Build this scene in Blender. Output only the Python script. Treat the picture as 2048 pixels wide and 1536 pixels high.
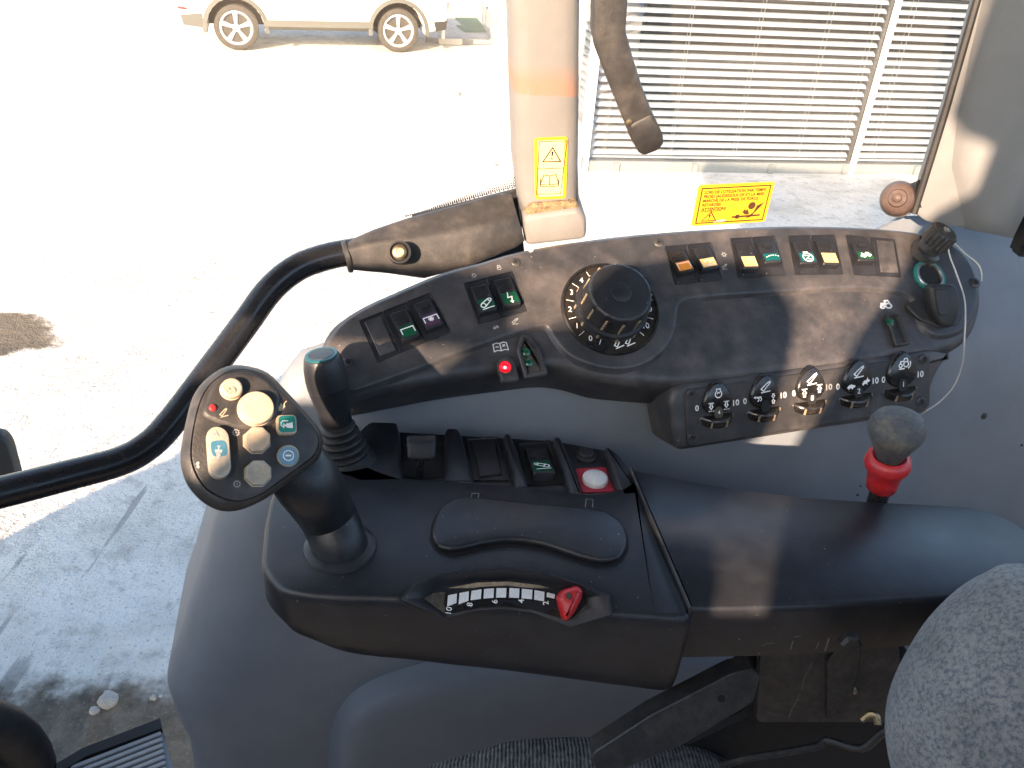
import bpy, bmesh, math, random
from mathutils import Vector, Matrix
random.seed(7)
for o in list(bpy.data.objects): bpy.data.objects.remove(o, do_unlink=True)
S = bpy.context.scene
COL = S.collection
rad = math.radians
V = Vector
# ------------------------------------------------------------------ camera
FPX = 1650.0                       # focal length in photograph pixels (2048 wide)
CAMP = V((0, 0, 2.85)); PITCH = rad(32); ROLL = rad(4)
FW = V((0, math.cos(PITCH), -math.sin(PITCH)))
_R = V((1, 0, 0)); _U = V((0, math.sin(PITCH), math.cos(PITCH)))
RT = _R*math.cos(ROLL) + _U*math.sin(ROLL)
UP = -_R*math.sin(ROLL) + _U*math.cos(ROLL)
cd = bpy.data.cameras.new('camera'); cd.sensor_width = 36; cd.lens = 36*FPX/2048
cd.clip_start = 0.02; cd.clip_end = 600
cam = bpy.data.objects.new('camera', cd); COL.objects.link(cam)
M = Matrix((RT, UP, -FW)).transposed().to_4x4(); M.translation = CAMP
cam.matrix_world = M
S.camera = cam
# ------------------------------------------------------------------ world, sun, exposure
SUN_AZ, SUN_EL = rad(20.8), rad(22)
w = bpy.data.worlds.new('World'); S.world = w; w.use_nodes = True
nt = w.node_tree; nt.nodes.clear()
sky = nt.nodes.new('ShaderNodeTexSky'); sky.sky_type = 'NISHITA'; sky.sun_disc = False
sky.sun_elevation = SUN_EL; sky.sun_rotation = math.pi + SUN_AZ
sky.air_density = 1.0; sky.dust_density = 1.8; sky.ozone_density = 1.0
bg = nt.nodes.new('ShaderNodeBackground'); bg.inputs[1].default_value = 0.15
out = nt.nodes.new('ShaderNodeOutputWorld')
nt.links.new(sky.outputs[0], bg.inputs[0]); nt.links.new(bg.outputs[0], out.inputs[0])
SUND = V((math.sin(SUN_AZ)*math.cos(SUN_EL), math.cos(SUN_AZ)*math.cos(SUN_EL), -math.sin(SUN_EL)))
sl = bpy.data.lights.new('sun', 'SUN'); sl.energy = 5.0; sl.angle = rad(0.55); sl.color = (1.0, 0.71, 0.49)
so = bpy.data.objects.new('sun', sl); COL.objects.link(so)
so.rotation_euler = SUND.to_track_quat('-Z', 'Y').to_euler(); so.location = (-4, -10, 6)
S.view_settings.view_transform = 'Standard'; S.view_settings.look = 'None'
S.view_settings.exposure = 2.0; S.view_settings.gamma = 1; S.view_settings.use_curve_mapping = False
S.render.engine = 'CYCLES'
S.render.resolution_x = 1024; S.render.resolution_y = 768
S.cycles.max_bounces = 6; S.cycles.diffuse_bounces = 4; S.cycles.glossy_bounces = 3; S.cycles.transparent_max_bounces = 12

# ------------------------------------------------------------------ rays and planes
def ray(x, y):
    return (FW*FPX + RT*(x-1024) - UP*(y-768)).normalized()
def at(x, y, d): return CAMP + ray(x, y)*d
def ground(x, y, z=0.0):
    r = ray(x, y); return CAMP + r*((z-CAMP.z)/r.z)
class Plane:
    """a real surface of the cab: a point on it and its outward normal"""
    def __init__(s, p, n):
        s.p = V(p); s.n = V(n).normalized()
        s.u = (RT - s.n*RT.dot(s.n)).normalized(); s.v = s.n.cross(s.u)
    def on(s, x, y, h=0.0):
        r = ray(x, y); p = s.p + s.n*h
        return CAMP + r*((p-CAMP).dot(s.n)/r.dot(s.n))
    def uv(s, x, y, h=0.0):
        q = s.on(x, y, h) - s.p - s.n*h
        return (q.dot(s.u), q.dot(s.v))
    def w(s, a, b, h=0.0): return s.p + s.u*a + s.v*b + s.n*h
    def frame(s, x, y, rot=0.0, h=0.0):
        o = s.on(x, y, h); c, d = math.cos(rad(rot)), math.sin(rad(rot))
        ex = (s.on(x+4*c, y-4*d, h) - o); px = ex.length/4; ex.normalize()
        return o, ex, s.n.cross(ex), px
    def shift(s, h): return Plane(s.p + s.n*h, s.n)
def nrm(elev, yaw):
    e, a = rad(elev), rad(yaw)
    return V((math.sin(a)*math.cos(e), -math.cos(a)*math.cos(e), math.sin(e)))

# ------------------------------------------------------------------ materials
MT = {}
def mat(name, col, rough=0.5, var=0.0, vscale=30, col2=None, mixs=None, bump=0.0, bscale=400, spec=0.5, metal=0.0,
        emit=None, estr=0, coat=0.0, lo=0.45, hi=0.7, rvar=0.0, specks=0):
    m = bpy.data.materials.new(name); m.use_nodes = True; n = m.node_tree; b = n.nodes['Principled BSDF']
    b.inputs['Roughness'].default_value = rough; b.inputs['Metallic'].default_value = metal
    b.inputs['Specular IOR Level'].default_value = spec; b.inputs['Coat Weight'].default_value = coat
    b.inputs['Base Color'].default_value = (*col, 1)
    tc = n.nodes.new('ShaderNodeTexCoord')
    def noise(sc, det=4, rgh=0.6):
        t = n.nodes.new('ShaderNodeTexNoise'); t.inputs['Scale'].default_value = sc; t.inputs['Detail'].default_value = det
        t.inputs['Roughness'].default_value = rgh; n.links.new(tc.outputs['Object'], t.inputs['Vector']); return t
    if col2 is not None:
        t = noise(vscale, 6, 0.65); r = n.nodes.new('ShaderNodeValToRGB')
        r.color_ramp.elements[0].position = lo; r.color_ramp.elements[1].position = hi
        k = mixs if mixs is not None else 1.0
        r.color_ramp.elements[0].color = (*col, 1)
        r.color_ramp.elements[1].color = (*[a+(c-a)*k for a, c in zip(col, col2)], 1)
        n.links.new(t.outputs['Fac'], r.inputs['Fac']); src = r.outputs['Color']
    else: src = None
    if specks > 0:
        t5 = noise(specks, 1, .5); r5 = n.nodes.new('ShaderNodeMapRange'); r5.inputs['From Min'].default_value = .775; r5.inputs['From Max'].default_value = .82
        n.links.new(t5.outputs['Fac'], r5.inputs['Value']); m5 = n.nodes.new('ShaderNodeMix'); m5.data_type = 'RGBA'
        n.links.new(r5.outputs['Result'], m5.inputs['Factor']); m5.inputs['B'].default_value = (.32, .29, .25, 1)
        if src: n.links.new(src, m5.inputs['A'])
        else: m5.inputs['A'].default_value = (*col, 1)
        src = m5.outputs['Result']
    if var > 0:
        t2 = noise(vscale*4.3, 3)
        mx = n.nodes.new('ShaderNodeMix'); mx.data_type = 'RGBA'; mx.blend_type = 'MULTIPLY'; mx.inputs['Factor'].default_value = 1
        r2 = n.nodes.new('ShaderNodeMapRange'); r2.inputs['To Min'].default_value = 1-var; r2.inputs['To Max'].default_value = 1+var
        r2.inputs['From Min'].default_value = .3; r2.inputs['From Max'].default_value = .7
        n.links.new(t2.outputs['Fac'], r2.inputs['Value']); n.links.new(r2.outputs['Result'], mx.inputs['B'])
        if src: n.links.new(src, mx.inputs['A'])
        else: mx.inputs['A'].default_value = (*col, 1)
        src = mx.outputs['Result']
    if src: n.links.new(src, b.inputs['Base Color'])
    if rvar > 0:
        t3 = noise(vscale*0.7, 5); r3 = n.nodes.new('ShaderNodeMapRange')
        r3.inputs['From Min'].default_value = .3; r3.inputs['From Max'].default_value = .7
        r3.inputs['To Min'].default_value = rough-rvar; r3.inputs['To Max'].default_value = rough+rvar
        n.links.new(t3.outputs['Fac'], r3.inputs['Value']); n.links.new(r3.outputs['Result'], b.inputs['Roughness'])
    if bump > 0:
        t4 = noise(bscale, 3); bp = n.nodes.new('ShaderNodeBump'); bp.inputs['Strength'].default_value = bump
        bp.inputs['Distance'].default_value = 0.001
        n.links.new(t4.outputs['Fac'], bp.inputs['Height']); n.links.new(bp.outputs['Normal'], b.inputs['Normal'])
    if emit:
        b.inputs['Emission Color'].default_value = (*emit, 1); b.inputs['Emission Strength'].default_value = estr
    MT[name] = m; return m
mat('console_plastic', (.032, .033, .037), .46, .25, 14, (.155, .133, .122), .5, .25, 700, rvar=.08, lo=.42, hi=.75, specks=520)
mat('black_plastic', (.0135, .0150, .0190), .40, .2, 12, (.042, .040, .040), .35, .22, 900, rvar=.08, specks=480)
mat('worn_plastic', (.026, .0255, .026), .5, .25, 22, (.10, .088, .078), .45, .3, 600)
mat('gloss_black', (.012, .012, .013), .22, .15, 40, (.08, .06, .04), .3, .05, 500)
mat('matte_black', (.009, .009, .010), .7, .2, 30, bump=.2)
mat('rubber', (.013, .013, .014), .55, .2, 40, (.05, .045, .04), .3, .2, 600)
mat('rail_paint', (.010, .011, .0135), .26, .15, 60, (.12, .09, .065), .2, .08, 300, rvar=.06, lo=.58, hi=.85)
mat('grey_trim', (.152, .178, .208), .58, .06, 6, (.170, .185, .200), .6, .25, 500)
mat('pillar_trim', (.165, .165, .163), .6, .06, 8, (.19, .18, .168), .6, .25, 500)
mat('rear_trim', (.165, .172, .178), .6, .06, 6, (.19, .19, .185), .6, .25, 500)
mat('rust_stain', (.34, .17, .10), .75, .2, 60, (.27, .22, .19), 1.0, .2, 500, lo=.4, hi=.72)
mat('dust', (.30, .235, .155), .9, .3, 60, (.15, .12, .085), 1, .5, 700)
mat('print_white', (.78, .78, .76), .5, .12, 200)
mat('print_faded', (.30, .30, .30), .6, .3, 300)
mat('print_black', (.012, .011, .010), .5)
mat('print_brown', (.06, .025, .012), .5)
mat('cream', (.46, .37, .27), .22, .08, 80, (.38, .30, .21), .8, .05, 300, coat=.3)
mat('cream_grey', (.34, .31, .25), .22, .1, 90, (.40, .35, .28), .8, .05, 300, coat=.3)
mat('pill_blue', (.05, .15, .22), .3, .15, 90)
mat('button_blue', (.12, .26, .37), .3, .1, 90)
mat('button_teal', (.02, .20, .165), .3, .1, 90)
mat('ring_teal', (.012, .085, .095), .3, .1, 90)
mat('lens_green', (.004, .075, .034), .25, .25, 200, coat=.3)
mat('lens_teal', (.006, .085, .085), .25, .25, 200, coat=.3)
mat('lens_orange', (.72, .25, .025), .3, .15, 160)
mat('lens_orange_sunlit', (.86, .54, .20), .3, .15, 160)  # orange lens again, with sunlight put into the paler colour
mat('lens_purple', (.05, .03, .065), .3, .25, 120, (.12, .03, .05), .6)
mat('red_lamp', (.5, .01, .02), .3, emit=(1, .0, .012), estr=.42)
mat('red_lamp_core', (.8, .3, .3), .3, emit=(1, .3, .3), estr=.8)
mat('red_plastic', (.50, .020, .022), .35, .15, 60, (.40, .05, .06), .5, .1, 400)
mat('red_print', (.42, .02, .045), .5, .15, 80)
mat('white_button', (.62, .61, .58), .35, .1, 150, (.42, .40, .36), .5)
mat('steel', (.45, .43, .38), .35, .2, 200, metal=1.0)
mat('brass', (.42, .35, .22), .4, .3, 200, metal=1.0)
mat('dark_steel', (.030, .030, .031), .45, .3, 40, (.09, .08, .068), .5, .3, 300)
mat('cord', (.55, .55, .50), .6, .15, 500)
mat('knob_grey', (.075, .078, .082), .6, .25, 60, (.20, .17, .11), .6, .8, 500)
mat('bronze_plastic', (.075, .052, .045), .5, .2, 60, (.12, .085, .07), .6)
mat('yellow', (.60, .34, .018), .4, .05, 50)
mat('yellow_sunlit', (.66, .52, .24), .4, .05, 50)  # sticker yellow, paled to put the sunlight into the colour
mat('sticker_wear', (.35, .34, .32), .6, .3, 300)
mat('dusty_plastic', (.05, .045, .036), .8, .3, 90, (.12, .10, .07), .8, .4, 600)
mat('scuff', (.12, .115, .105), .7, .3, 300)
mat('foam', (.22, .15, .08), .95, .4, 120, (.05, .04, .03), 1, .8, 500)
mat('slat_white', (.44, .48, .52), .4, .05, 3)
mat('frame_white', (.78, .78, .77), .4, .05, 5)
mat('facade_grey', (.16, .18, .19), .5, .08, 4)
mat('room_dark', (.07, .075, .08), .8, .2, 2)
mat('car_white', (.80, .80, .79), .25, coat=.6)
mat('car_clad', (.075, .078, .072), .6, .1, 20)
mat('tyre', (.035, .033, .030), .8, .2, 40, (.09, .08, .065), .5)
mat('rim', (.62, .62, .63), .25, metal=.7)
mat('car_glass', (.02, .025, .03), .08)
mat('mat_green', (.05, .17, .11), .85, .2, 30, bump=.4, bscale=200)
mat('lamp_clear', (.6, .6, .6), .15)
mat('lamp_red', (.45, .03, .03), .25)
mat('concrete_block', (.45, .44, .42), .85, .1, 20)
mat('stone', (.30, .29, .275), .8, .2, 40, bump=.4, bscale=80)

def fabric():
    m = bpy.data.materials.new('seat_fabric'); m.use_nodes = True; n = m.node_tree; b = n.nodes['Principled BSDF']
    tc = n.nodes.new('ShaderNodeTexCoord')
    def tex(sc, det, r):
        t = n.nodes.new('ShaderNodeTexNoise'); t.inputs['Scale'].default_value = sc; t.inputs['Detail'].default_value = det
        t.inputs['Roughness'].default_value = r; n.links.new(tc.outputs['Object'], t.inputs['Vector']); return t
    t1 = tex(330, 3, .65); t2 = tex(22, 3, .5)
    r = n.nodes.new('ShaderNodeValToRGB'); cr = r.color_ramp
    cr.elements[0].position = .36; cr.elements[0].color = (.115, .130, .150, 1)
    cr.elements[1].position = .50; cr.elements[1].color = (.215, .222, .228, 1)
    e = cr.elements.new(.62); e.color = (.29, .28, .262, 1)
    n.links.new(t1.outputs['Fac'], r.inputs['Fac'])
    mr = n.nodes.new('ShaderNodeMapRange'); mr.inputs['From Min'].default_value = .3; mr.inputs['From Max'].default_value = .7
    mr.inputs['To Min'].default_value = .72; mr.inputs['To Max'].default_value = 1.2
    n.links.new(t2.outputs['Fac'], mr.inputs['Value'])
    mx = n.nodes.new('ShaderNodeMix'); mx.data_type = 'RGBA'; mx.blend_type = 'MULTIPLY'; mx.inputs['Factor'].default_value = 1
    n.links.new(r.outputs['Color'], mx.inputs['A']); n.links.new(mr.outputs['Result'], mx.inputs['B'])
    n.links.new(mx.outputs['Result'], b.inputs['Base Color'])
    b.inputs['Roughness'].default_value = .95; b.inputs['Specular IOR Level'].default_value = .15
    b.inputs['Sheen Weight'].default_value = .25
    t3 = tex(900, 2, .6); bp = n.nodes.new('ShaderNodeBump'); bp.inputs['Strength'].default_value = .9; bp.inputs['Distance'].default_value = .002
    n.links.new(t3.outputs['Fac'], bp.inputs['Height']); n.links.new(bp.outputs['Normal'], b.inputs['Normal'])
    MT['seat_fabric'] = m
    # ribbed knit
    m2 = bpy.data.materials.new('knit_fabric'); m2.use_nodes = True; n = m2.node_tree; b = n.nodes['Principled BSDF']
    tc = n.nodes.new('ShaderNodeTexCoord')
    wv = n.nodes.new('ShaderNodeTexWave'); wv.bands_direction = 'X'; wv.inputs['Scale'].default_value = 95
    wv.inputs['Distortion'].default_value = 2.2; wv.inputs['Detail'].default_value = 3; wv.inputs['Detail Scale'].default_value = 1.5
    n.links.new(tc.outputs['Object'], wv.inputs['Vector'])
    t1 = n.nodes.new('ShaderNodeTexNoise'); t1.inputs['Scale'].default_value = 160; t1.inputs['Detail'].default_value = 4
    n.links.new(tc.outputs['Object'], t1.inputs['Vector'])
    ad = n.nodes.new('ShaderNodeMath'); ad.operation = 'MULTIPLY_ADD'; ad.inputs[1].default_value = .38
    n.links.new(wv.outputs['Fac'], ad.inputs[0]); n.links.new(t1.outputs['Fac'], ad.inputs[2])
    r = n.nodes.new('ShaderNodeValToRGB'); r.color_ramp.elements[0].position = .42; r.color_ramp.elements[0].color = (.05, .056, .064, 1)
    r.color_ramp.elements[1].position = .95; r.color_ramp.elements[1].color = (.24, .24, .24, 1)
    n.links.new(ad.outputs[0], r.inputs['Fac']); n.links.new(r.outputs['Color'], b.inputs['Base Color'])
    b.inputs['Roughness'].default_value = .95; b.inputs['Specular IOR Level'].default_value = .15
    bp = n.nodes.new('ShaderNodeBump'); bp.inputs['Strength'].default_value = .8; bp.inputs['Distance'].default_value = .002
    n.links.new(ad.outputs[0], bp.inputs['Height']); n.links.new(bp.outputs['Normal'], b.inputs['Normal'])
    MT['knit_fabric'] = m2
fabric()
def glassmat(name, tint, refl_rough, ior, dirt=0.0):
    m = bpy.data.materials.new(name); m.use_nodes = True; n = m.node_tree; n.nodes.clear()
    o = n.nodes.new('ShaderNodeOutputMaterial'); tr = n.nodes.new('ShaderNodeBsdfTransparent'); tr.inputs[0].default_value = (*tint, 1)
    gl = n.nodes.new('ShaderNodeBsdfGlossy'); gl.inputs['Roughness'].default_value = refl_rough
    lw = n.nodes.new('ShaderNodeLayerWeight'); lw.inputs['Blend'].default_value = .5
    pw = n.nodes.new('ShaderNodeMath'); pw.operation = 'POWER'; pw.inputs[1].default_value = 5; n.links.new(lw.outputs['Facing'], pw.inputs[0])
    fr = n.nodes.new('ShaderNodeMath'); fr.operation = 'MULTIPLY_ADD'; fr.inputs[1].default_value = .6; fr.inputs[2].default_value = ior
    n.links.new(pw.outputs[0], fr.inputs[0])
    mx = n.nodes.new('ShaderNodeMixShader'); n.links.new(fr.outputs[0], mx.inputs[0]); n.links.new(tr.outputs[0], mx.inputs[1]); n.links.new(gl.outputs[0], mx.inputs[2])
    last = mx
    if dirt > 0:
        df = n.nodes.new('ShaderNodeBsdfDiffuse'); df.inputs[0].default_value = (.5, .47, .42, 1)
        tc = n.nodes.new('ShaderNodeTexCoord'); t = n.nodes.new('ShaderNodeTexNoise'); t.inputs['Scale'].default_value = 7; t.inputs['Detail'].default_value = 6
        n.links.new(tc.outputs['Object'], t.inputs['Vector'])
        mr = n.nodes.new('ShaderNodeMapRange'); mr.inputs['From Min'].default_value = .35; mr.inputs['From Max'].default_value = .75
        mr.inputs['To Min'].default_value = dirt*.3; mr.inputs['To Max'].default_value = dirt
        n.links.new(t.outputs['Fac'], mr.inputs['Value'])
        m2 = n.nodes.new('ShaderNodeMixShader'); n.links.new(mr.outputs['Result'], m2.inputs[0])
        n.links.new(mx.outputs[0], m2.inputs[1]); n.links.new(df.outputs[0], m2.inputs[2]); last = m2
    n.links.new(last.outputs[0], o.inputs[0]); MT[name] = m
glassmat('cab_glass', (.96, .97, .96), 0.0, .02, .05)
glassmat('facade_glass', (.86, .88, .90), 0.0, .05, 0)

def rusty_pillar(zb):
    m = MT['pillar_trim'].copy(); m.name = 'pillar_rusty'; n = m.node_tree; b = n.nodes['Principled BSDF']
    src = b.inputs['Base Color'].links[0].from_socket
    g = n.nodes.new('ShaderNodeNewGeometry'); sp = n.nodes.new('ShaderNodeSeparateXYZ'); n.links.new(g.outputs['Position'], sp.inputs[0])
    t = n.nodes.new('ShaderNodeTexNoise'); t.inputs['Scale'].default_value = 38; t.inputs['Detail'].default_value = 5
    n.links.new(g.outputs['Position'], t.inputs['Vector'])
    def mth(op, a, c):
        q = n.nodes.new('ShaderNodeMath'); q.operation = op
        for i, x in enumerate((a, c)):
            if isinstance(x, (int, float)): q.inputs[i].default_value = x
            else: n.links.new(x, q.inputs[i])
        return q.outputs[0]
    z = mth('SUBTRACT', mth('ADD', sp.outputs['Z'], mth('MULTIPLY', mth('SUBTRACT', t.outputs['Fac'], .5), .006)), zb)
    def ramp(x, lo, hi):
        q = n.nodes.new('ShaderNodeMapRange'); q.interpolation_type = 'SMOOTHSTEP'; n.links.new(x, q.inputs['Value']); q.inputs['From Min'].default_value = lo; q.inputs['From Max'].default_value = hi; return q.outputs['Result']
    band = mth('MULTIPLY', ramp(z, -.0145, -.0115), mth('SUBTRACT', 1.0, ramp(z, -.004, .024)))
    band = mth('MULTIPLY', band, mth('ADD', .15, mth('MULTIPLY', t.outputs['Fac'], .8)))
    mx = n.nodes.new('ShaderNodeMix'); mx.data_type = 'RGBA'; n.links.new(band, mx.inputs['Factor']); n.links.new(src, mx.inputs['A']); mx.inputs['B'].default_value = (.30, .135, .07, 1)
    n.links.new(mx.outputs['Result'], b.inputs['Base Color']); MT['pillar_rusty'] = m

# ------------------------------------------------------------------ mesh helpers
def link(name, me, parent=None, label=None, cat=None, group=None, kind=None, origin=None):
    """recentre the mesh on its base and link it; parents are unrotated so world offsets simply subtract"""
    xs = [v.co for v in me.vertices]
    if origin is None:
        lo = V([min(c[i] for c in xs) for i in range(3)]); hi = V([max(c[i] for c in xs) for i in range(3)])
        origin = V(((lo.x+hi.x)/2, (lo.y+hi.y)/2, lo.z))
    me.transform(Matrix.Translation(-origin))
    o = bpy.data.objects.new(name, me); COL.objects.link(o)
    o['wo'] = list(origin)
    if parent is not None:
        o.parent = parent; o.location = origin - V(parent['wo'])
    else: o.location = origin
    if label: o['label'] = label
    if cat: o['category'] = cat
    if group: o['group'] = group
    if kind: o['kind'] = kind
    return o
def empty(name, loc, label, cat, group=None):
    o = bpy.data.objects.new(name, None); COL.objects.link(o); o.location = loc; o['wo'] = list(loc)
    o.empty_display_size = .05; o['label'] = label; o['category'] = cat
    if group: o['group'] = group
    return o
def mesh(name, verts, faces, m, parent=None, smooth=35, recalc=True, **k):
    me = bpy.data.meshes.new(name); me.from_pydata([tuple(v) for v in verts], [], faces); 
    if recalc:
        bm = bmesh.new(); bm.from_mesh(me); bmesh.ops.recalc_face_normals(bm, faces=bm.faces); bm.to_mesh(me); bm.free()
    if isinstance(m, str): m = MT[m]
    me.materials.append(m)
    if smooth:
        me.polygons.foreach_set('use_smooth', [True]*len(me.polygons)); me.set_sharp_from_angle(angle=rad(smooth))
    return link(name, me, parent, **k)
def area(p): return sum(p[i][0]*p[(i+1) % len(p)][1]-p[(i+1) % len(p)][0]*p[i][1] for i in range(len(p)))/2
def ccw(p): return list(p) if area(p) > 0 else list(reversed(p))
def inset(p, d):
    n = len(p); r = []
    for i in range(n):
        a, b, c = V(p[i-1]), V(p[i]), V(p[(i+1) % n])
        e1, e2 = (b-a), (c-b)
        if e1.length < 1e-9 or e2.length < 1e-9: r.append(tuple(b)); continue
        e1.normalize(); e2.normalize(); n1, n2 = V((-e1.y, e1.x)), V((-e2.y, e2.x))
        m_ = (n1+n2)/max(.35, 1+n1.dot(n2)); r.append(tuple(b+m_*d))
    return r
def smooth(p, k=5, closed=True):
    n = len(p); r = []
    P = [V(q) for q in p]
    for i in range(n if closed else n-1):
        if closed: a, b, c, d = P[i-1], P[i], P[(i+1) % n], P[(i+2) % n]
        else: a, b, c, d = P[max(0, i-1)], P[i], P[i+1], P[min(n-1, i+2)]
        for j in range(k):
            t = j/k
            r.append(.5*((2*b)+(-a+c)*t+(2*a-5*b+4*c-d)*t*t+(-a+3*b-3*c+d)*t**3))
    if not closed: r.append(P[-1])
    return r
def roundp(p, r, seg=4):
    p = ccw(p); n = len(p); o = []
    for i in range(n):
        rr = r[i] if isinstance(r, (list, tuple)) else r
        a, b, c = V(p[i-1]), V(p[i]), V(p[(i+1) % n])
        d1, d2 = (a-b), (c-b); l = min(rr, d1.length*.45, d2.length*.45)
        if l < 1e-6: o.append(tuple(b)); continue
        s, e = b+d1.normalized()*l, b+d2.normalized()*l
        for j in range(seg+1):
            t = j/seg; o.append(tuple((1-t)**2*s+2*t*(1-t)*b+t*t*e))
    return o
def loft(name, rings, m, parent=None, cap=(True, True), closed=True, **k):
    n = len(rings[0]); vs = [v for r in rings for v in r]; f = []
    for i in range(len(rings)-1):
        for j in range(n if closed else n-1):
            a = i*n+j; b = i*n+(j+1) % n
            f.append((a, b, b+n, a+n))
    if cap[0]: f.append(tuple(reversed(range(n))))
    if cap[1]: f.append(tuple(range((len(rings)-1)*n, len(rings)*n)))
    return mesh(name, vs, f, m, parent, **k)
def prism(name, pl, uv, prof, m, parent=None, **k):
    """outline on a plane, profile [(inset, height)] from bottom to top"""
    uv = ccw([tuple(q) for q in uv])
    return loft(name, [[pl.w(a, b, h) for a, b in inset(uv, d)] for d, h in prof], m, parent, **k)
def soft(th, r, back, n=4):
    """profile of a slab of thickness back..th with a rounded top edge of radius r"""
    p = [(0, back), (0, th-r)]
    for i in range(1, n+1):
        a = math.pi/2*i/n; p.append((r*(1-math.cos(a)), th-r+r*math.sin(a)))
    return p
def px(pl, pts, h=0.0): return [pl.uv(x, y, h) for x, y in pts]
def lathe(name, o, ax, prof, m, parent=None, seg=36, **k):
    ax = V(ax).normalized(); t = V((0, 0, 1)) if abs(ax.z) < .9 else V((1, 0, 0))
    e1 = ax.cross(t).normalized(); e2 = ax.cross(e1)
    rings = [[V(o)+ax*h+(e1*math.cos(2*math.pi*j/seg)+e2*math.sin(2*math.pi*j/seg))*max(r, 1e-5) for j in range(seg)] for r, h in prof]
    return loft(name, rings, m, parent, **k)
def tube(name, pts, rads, m, parent=None, seg=14, sm=5, **k):
    P = [V(p) for p in pts]
    if not isinstance(rads, (list, tuple)): rads = [rads]*len(P)
    if sm > 1:
        Q = smooth([tuple(p)+(r,) for p, r in zip(P, rads)], sm, False) if False else None
        R4 = []
        n = len(P)
        for i in range(n-1):
            a, b, c, d = P[max(0, i-1)], P[i], P[i+1], P[min(n-1, i+2)]
            for j in range(sm):
                t = j/sm; R4.append((.5*((2*b)+(-a+c)*t+(2*a-5*b+4*c-d)*t*t+(-a+3*b-3*c+d)*t**3), rads[i]*(1-t)+rads[i+1]*t))
        R4.append((P[-1], rads[-1]))
    else: R4 = list(zip(P, rads))
    rings = []; e1 = None
    for i, (p, r) in enumerate(R4):
        d = (R4[min(i+1, len(R4)-1)][0]-R4[max(i-1, 0)][0]).normalized()
        if e1 is None:
            t = V((0, 0, 1)) if abs(d.z) < .9 else V((1, 0, 0)); e1 = d.cross(t).normalized()
        else: e1 = (e1-d*e1.dot(d)).normalized()
        e2 = d.cross(e1)
        rings.append([p+(e1*math.cos(2*math.pi*j/seg)+e2*math.sin(2*math.pi*j/seg))*r for j in range(seg)])
    return loft(name, rings, m, parent, **k)
def boxm(name, c, ex, ey, ez, m, parent=None, bev=0.0, **k):
    """box from centre and three half-extent vectors"""
    bm = bmesh.new(); vs = [bm.verts.new(V(c)+ex*i+ey*j+ez*l) for i in (-1, 1) for j in (-1, 1) for l in (-1, 1)]
    for q in ((0, 1, 3, 2), (4, 6, 7, 5), (0, 4, 5, 1), (2, 3, 7, 6), (0, 2, 6, 4), (1, 5, 7, 3)): bm.faces.new([vs[i] for i in q])
    if bev > 0: bmesh.ops.bevel(bm, geom=bm.edges[:], offset=bev, segments=2, affect='EDGES', clamp_overlap=True)
    bmesh.ops.recalc_face_normals(bm, faces=bm.faces)
    me = bpy.data.meshes.new(name); bm.to_mesh(me); bm.free(); me.materials.append(MT[m] if isinstance(m, str) else m)
    me.polygons.foreach_set('use_smooth', [True]*len(me.polygons)); me.set_sharp_from_angle(angle=rad(35))
    return link(name, me, parent, **k)
# flat print ---------------------------------------------------------------
FONT = {}
def glyphs(s, off=0.0):
    key = (s, off)
    if key in FONT: return FONT[key]
    c = bpy.data.curves.new('t', 'FONT'); c.body = s; c.size = 1; c.align_x = 'CENTER'; c.align_y = 'CENTER'; c.offset = off; c.resolution_u = 4
    o = bpy.data.objects.new('t', c); COL.objects.link(o)
    dg = bpy.context.evaluated_depsgraph_get(); me = bpy.data.meshes.new_from_object(o.evaluated_get(dg))
    vs = [tuple(v.co) for v in me.vertices]; fs = [tuple(p.vertices) for p in me.polygons]
    bpy.data.objects.remove(o); bpy.data.curves.remove(c); bpy.data.meshes.remove(me)
    FONT[key] = (vs, fs); return FONT[key]
def text(name, s, fr, size, m, parent, off=0.012, shear=0, sx=1.0, at2=(0, 0)):
    o, ex, ey = fr[:3]; vs, fs = glyphs(s, off)
    P = [o+ex*(at2[0]+(a*sx+b*shear)*size)+ey*(at2[1]+b*size) for a, b, _ in vs]
    return mesh(name, P, fs, m, parent, smooth=0, recalc=False)
def ribbon_geo(lines, wd):
    vs, fs = [], []
    for ln in lines:
        if ln and ln[0] == 'fill':
            k = len(vs); vs += [tuple(q) for q in ln[1]]; fs.append(tuple(range(k, k+len(ln[1])))); continue
        pts = [V(q) for q in ln]
        cl = (pts[0]-pts[-1]).length < 1e-6 and len(pts) > 3
        if cl: pts = pts[:-1]
        n = len(pts); k = len(vs)
        for i in range(n):
            a = pts[i-1] if (i or cl) else pts[0]; b = pts[(i+1) % n] if (i < n-1 or cl) else pts[-1]
            p = pts[i]; d1 = (p-a); d2 = (b-p)
            d1 = d1.normalized() if d1.length > 1e-9 else d2.normalized(); d2 = d2.normalized() if d2.length > 1e-9 else d1
            n1 = V((-d1.y, d1.x)); n2 = V((-d2.y, d2.x)); mm = (n1+n2)/max(.5, 1+n1.dot(n2))
            vs += [tuple(p+mm*wd/2), tuple(p-mm*wd/2)]
        for i in range(n if cl else n-1):
            j = (i+1) % n; fs.append((k+2*i, k+2*i+1, k+2*j+1, k+2*j))
    return vs, fs
def mark(name, lines, fr, size, m, parent, wd=.16, sx=1.0):
    o, ex, ey = fr[:3]; vs, fs = ribbon_geo(lines, wd)
    return mesh(name, [o+ex*(a*size*sx)+ey*(b*size) for a, b in vs], fs, m, parent, smooth=0, recalc=False)
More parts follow.
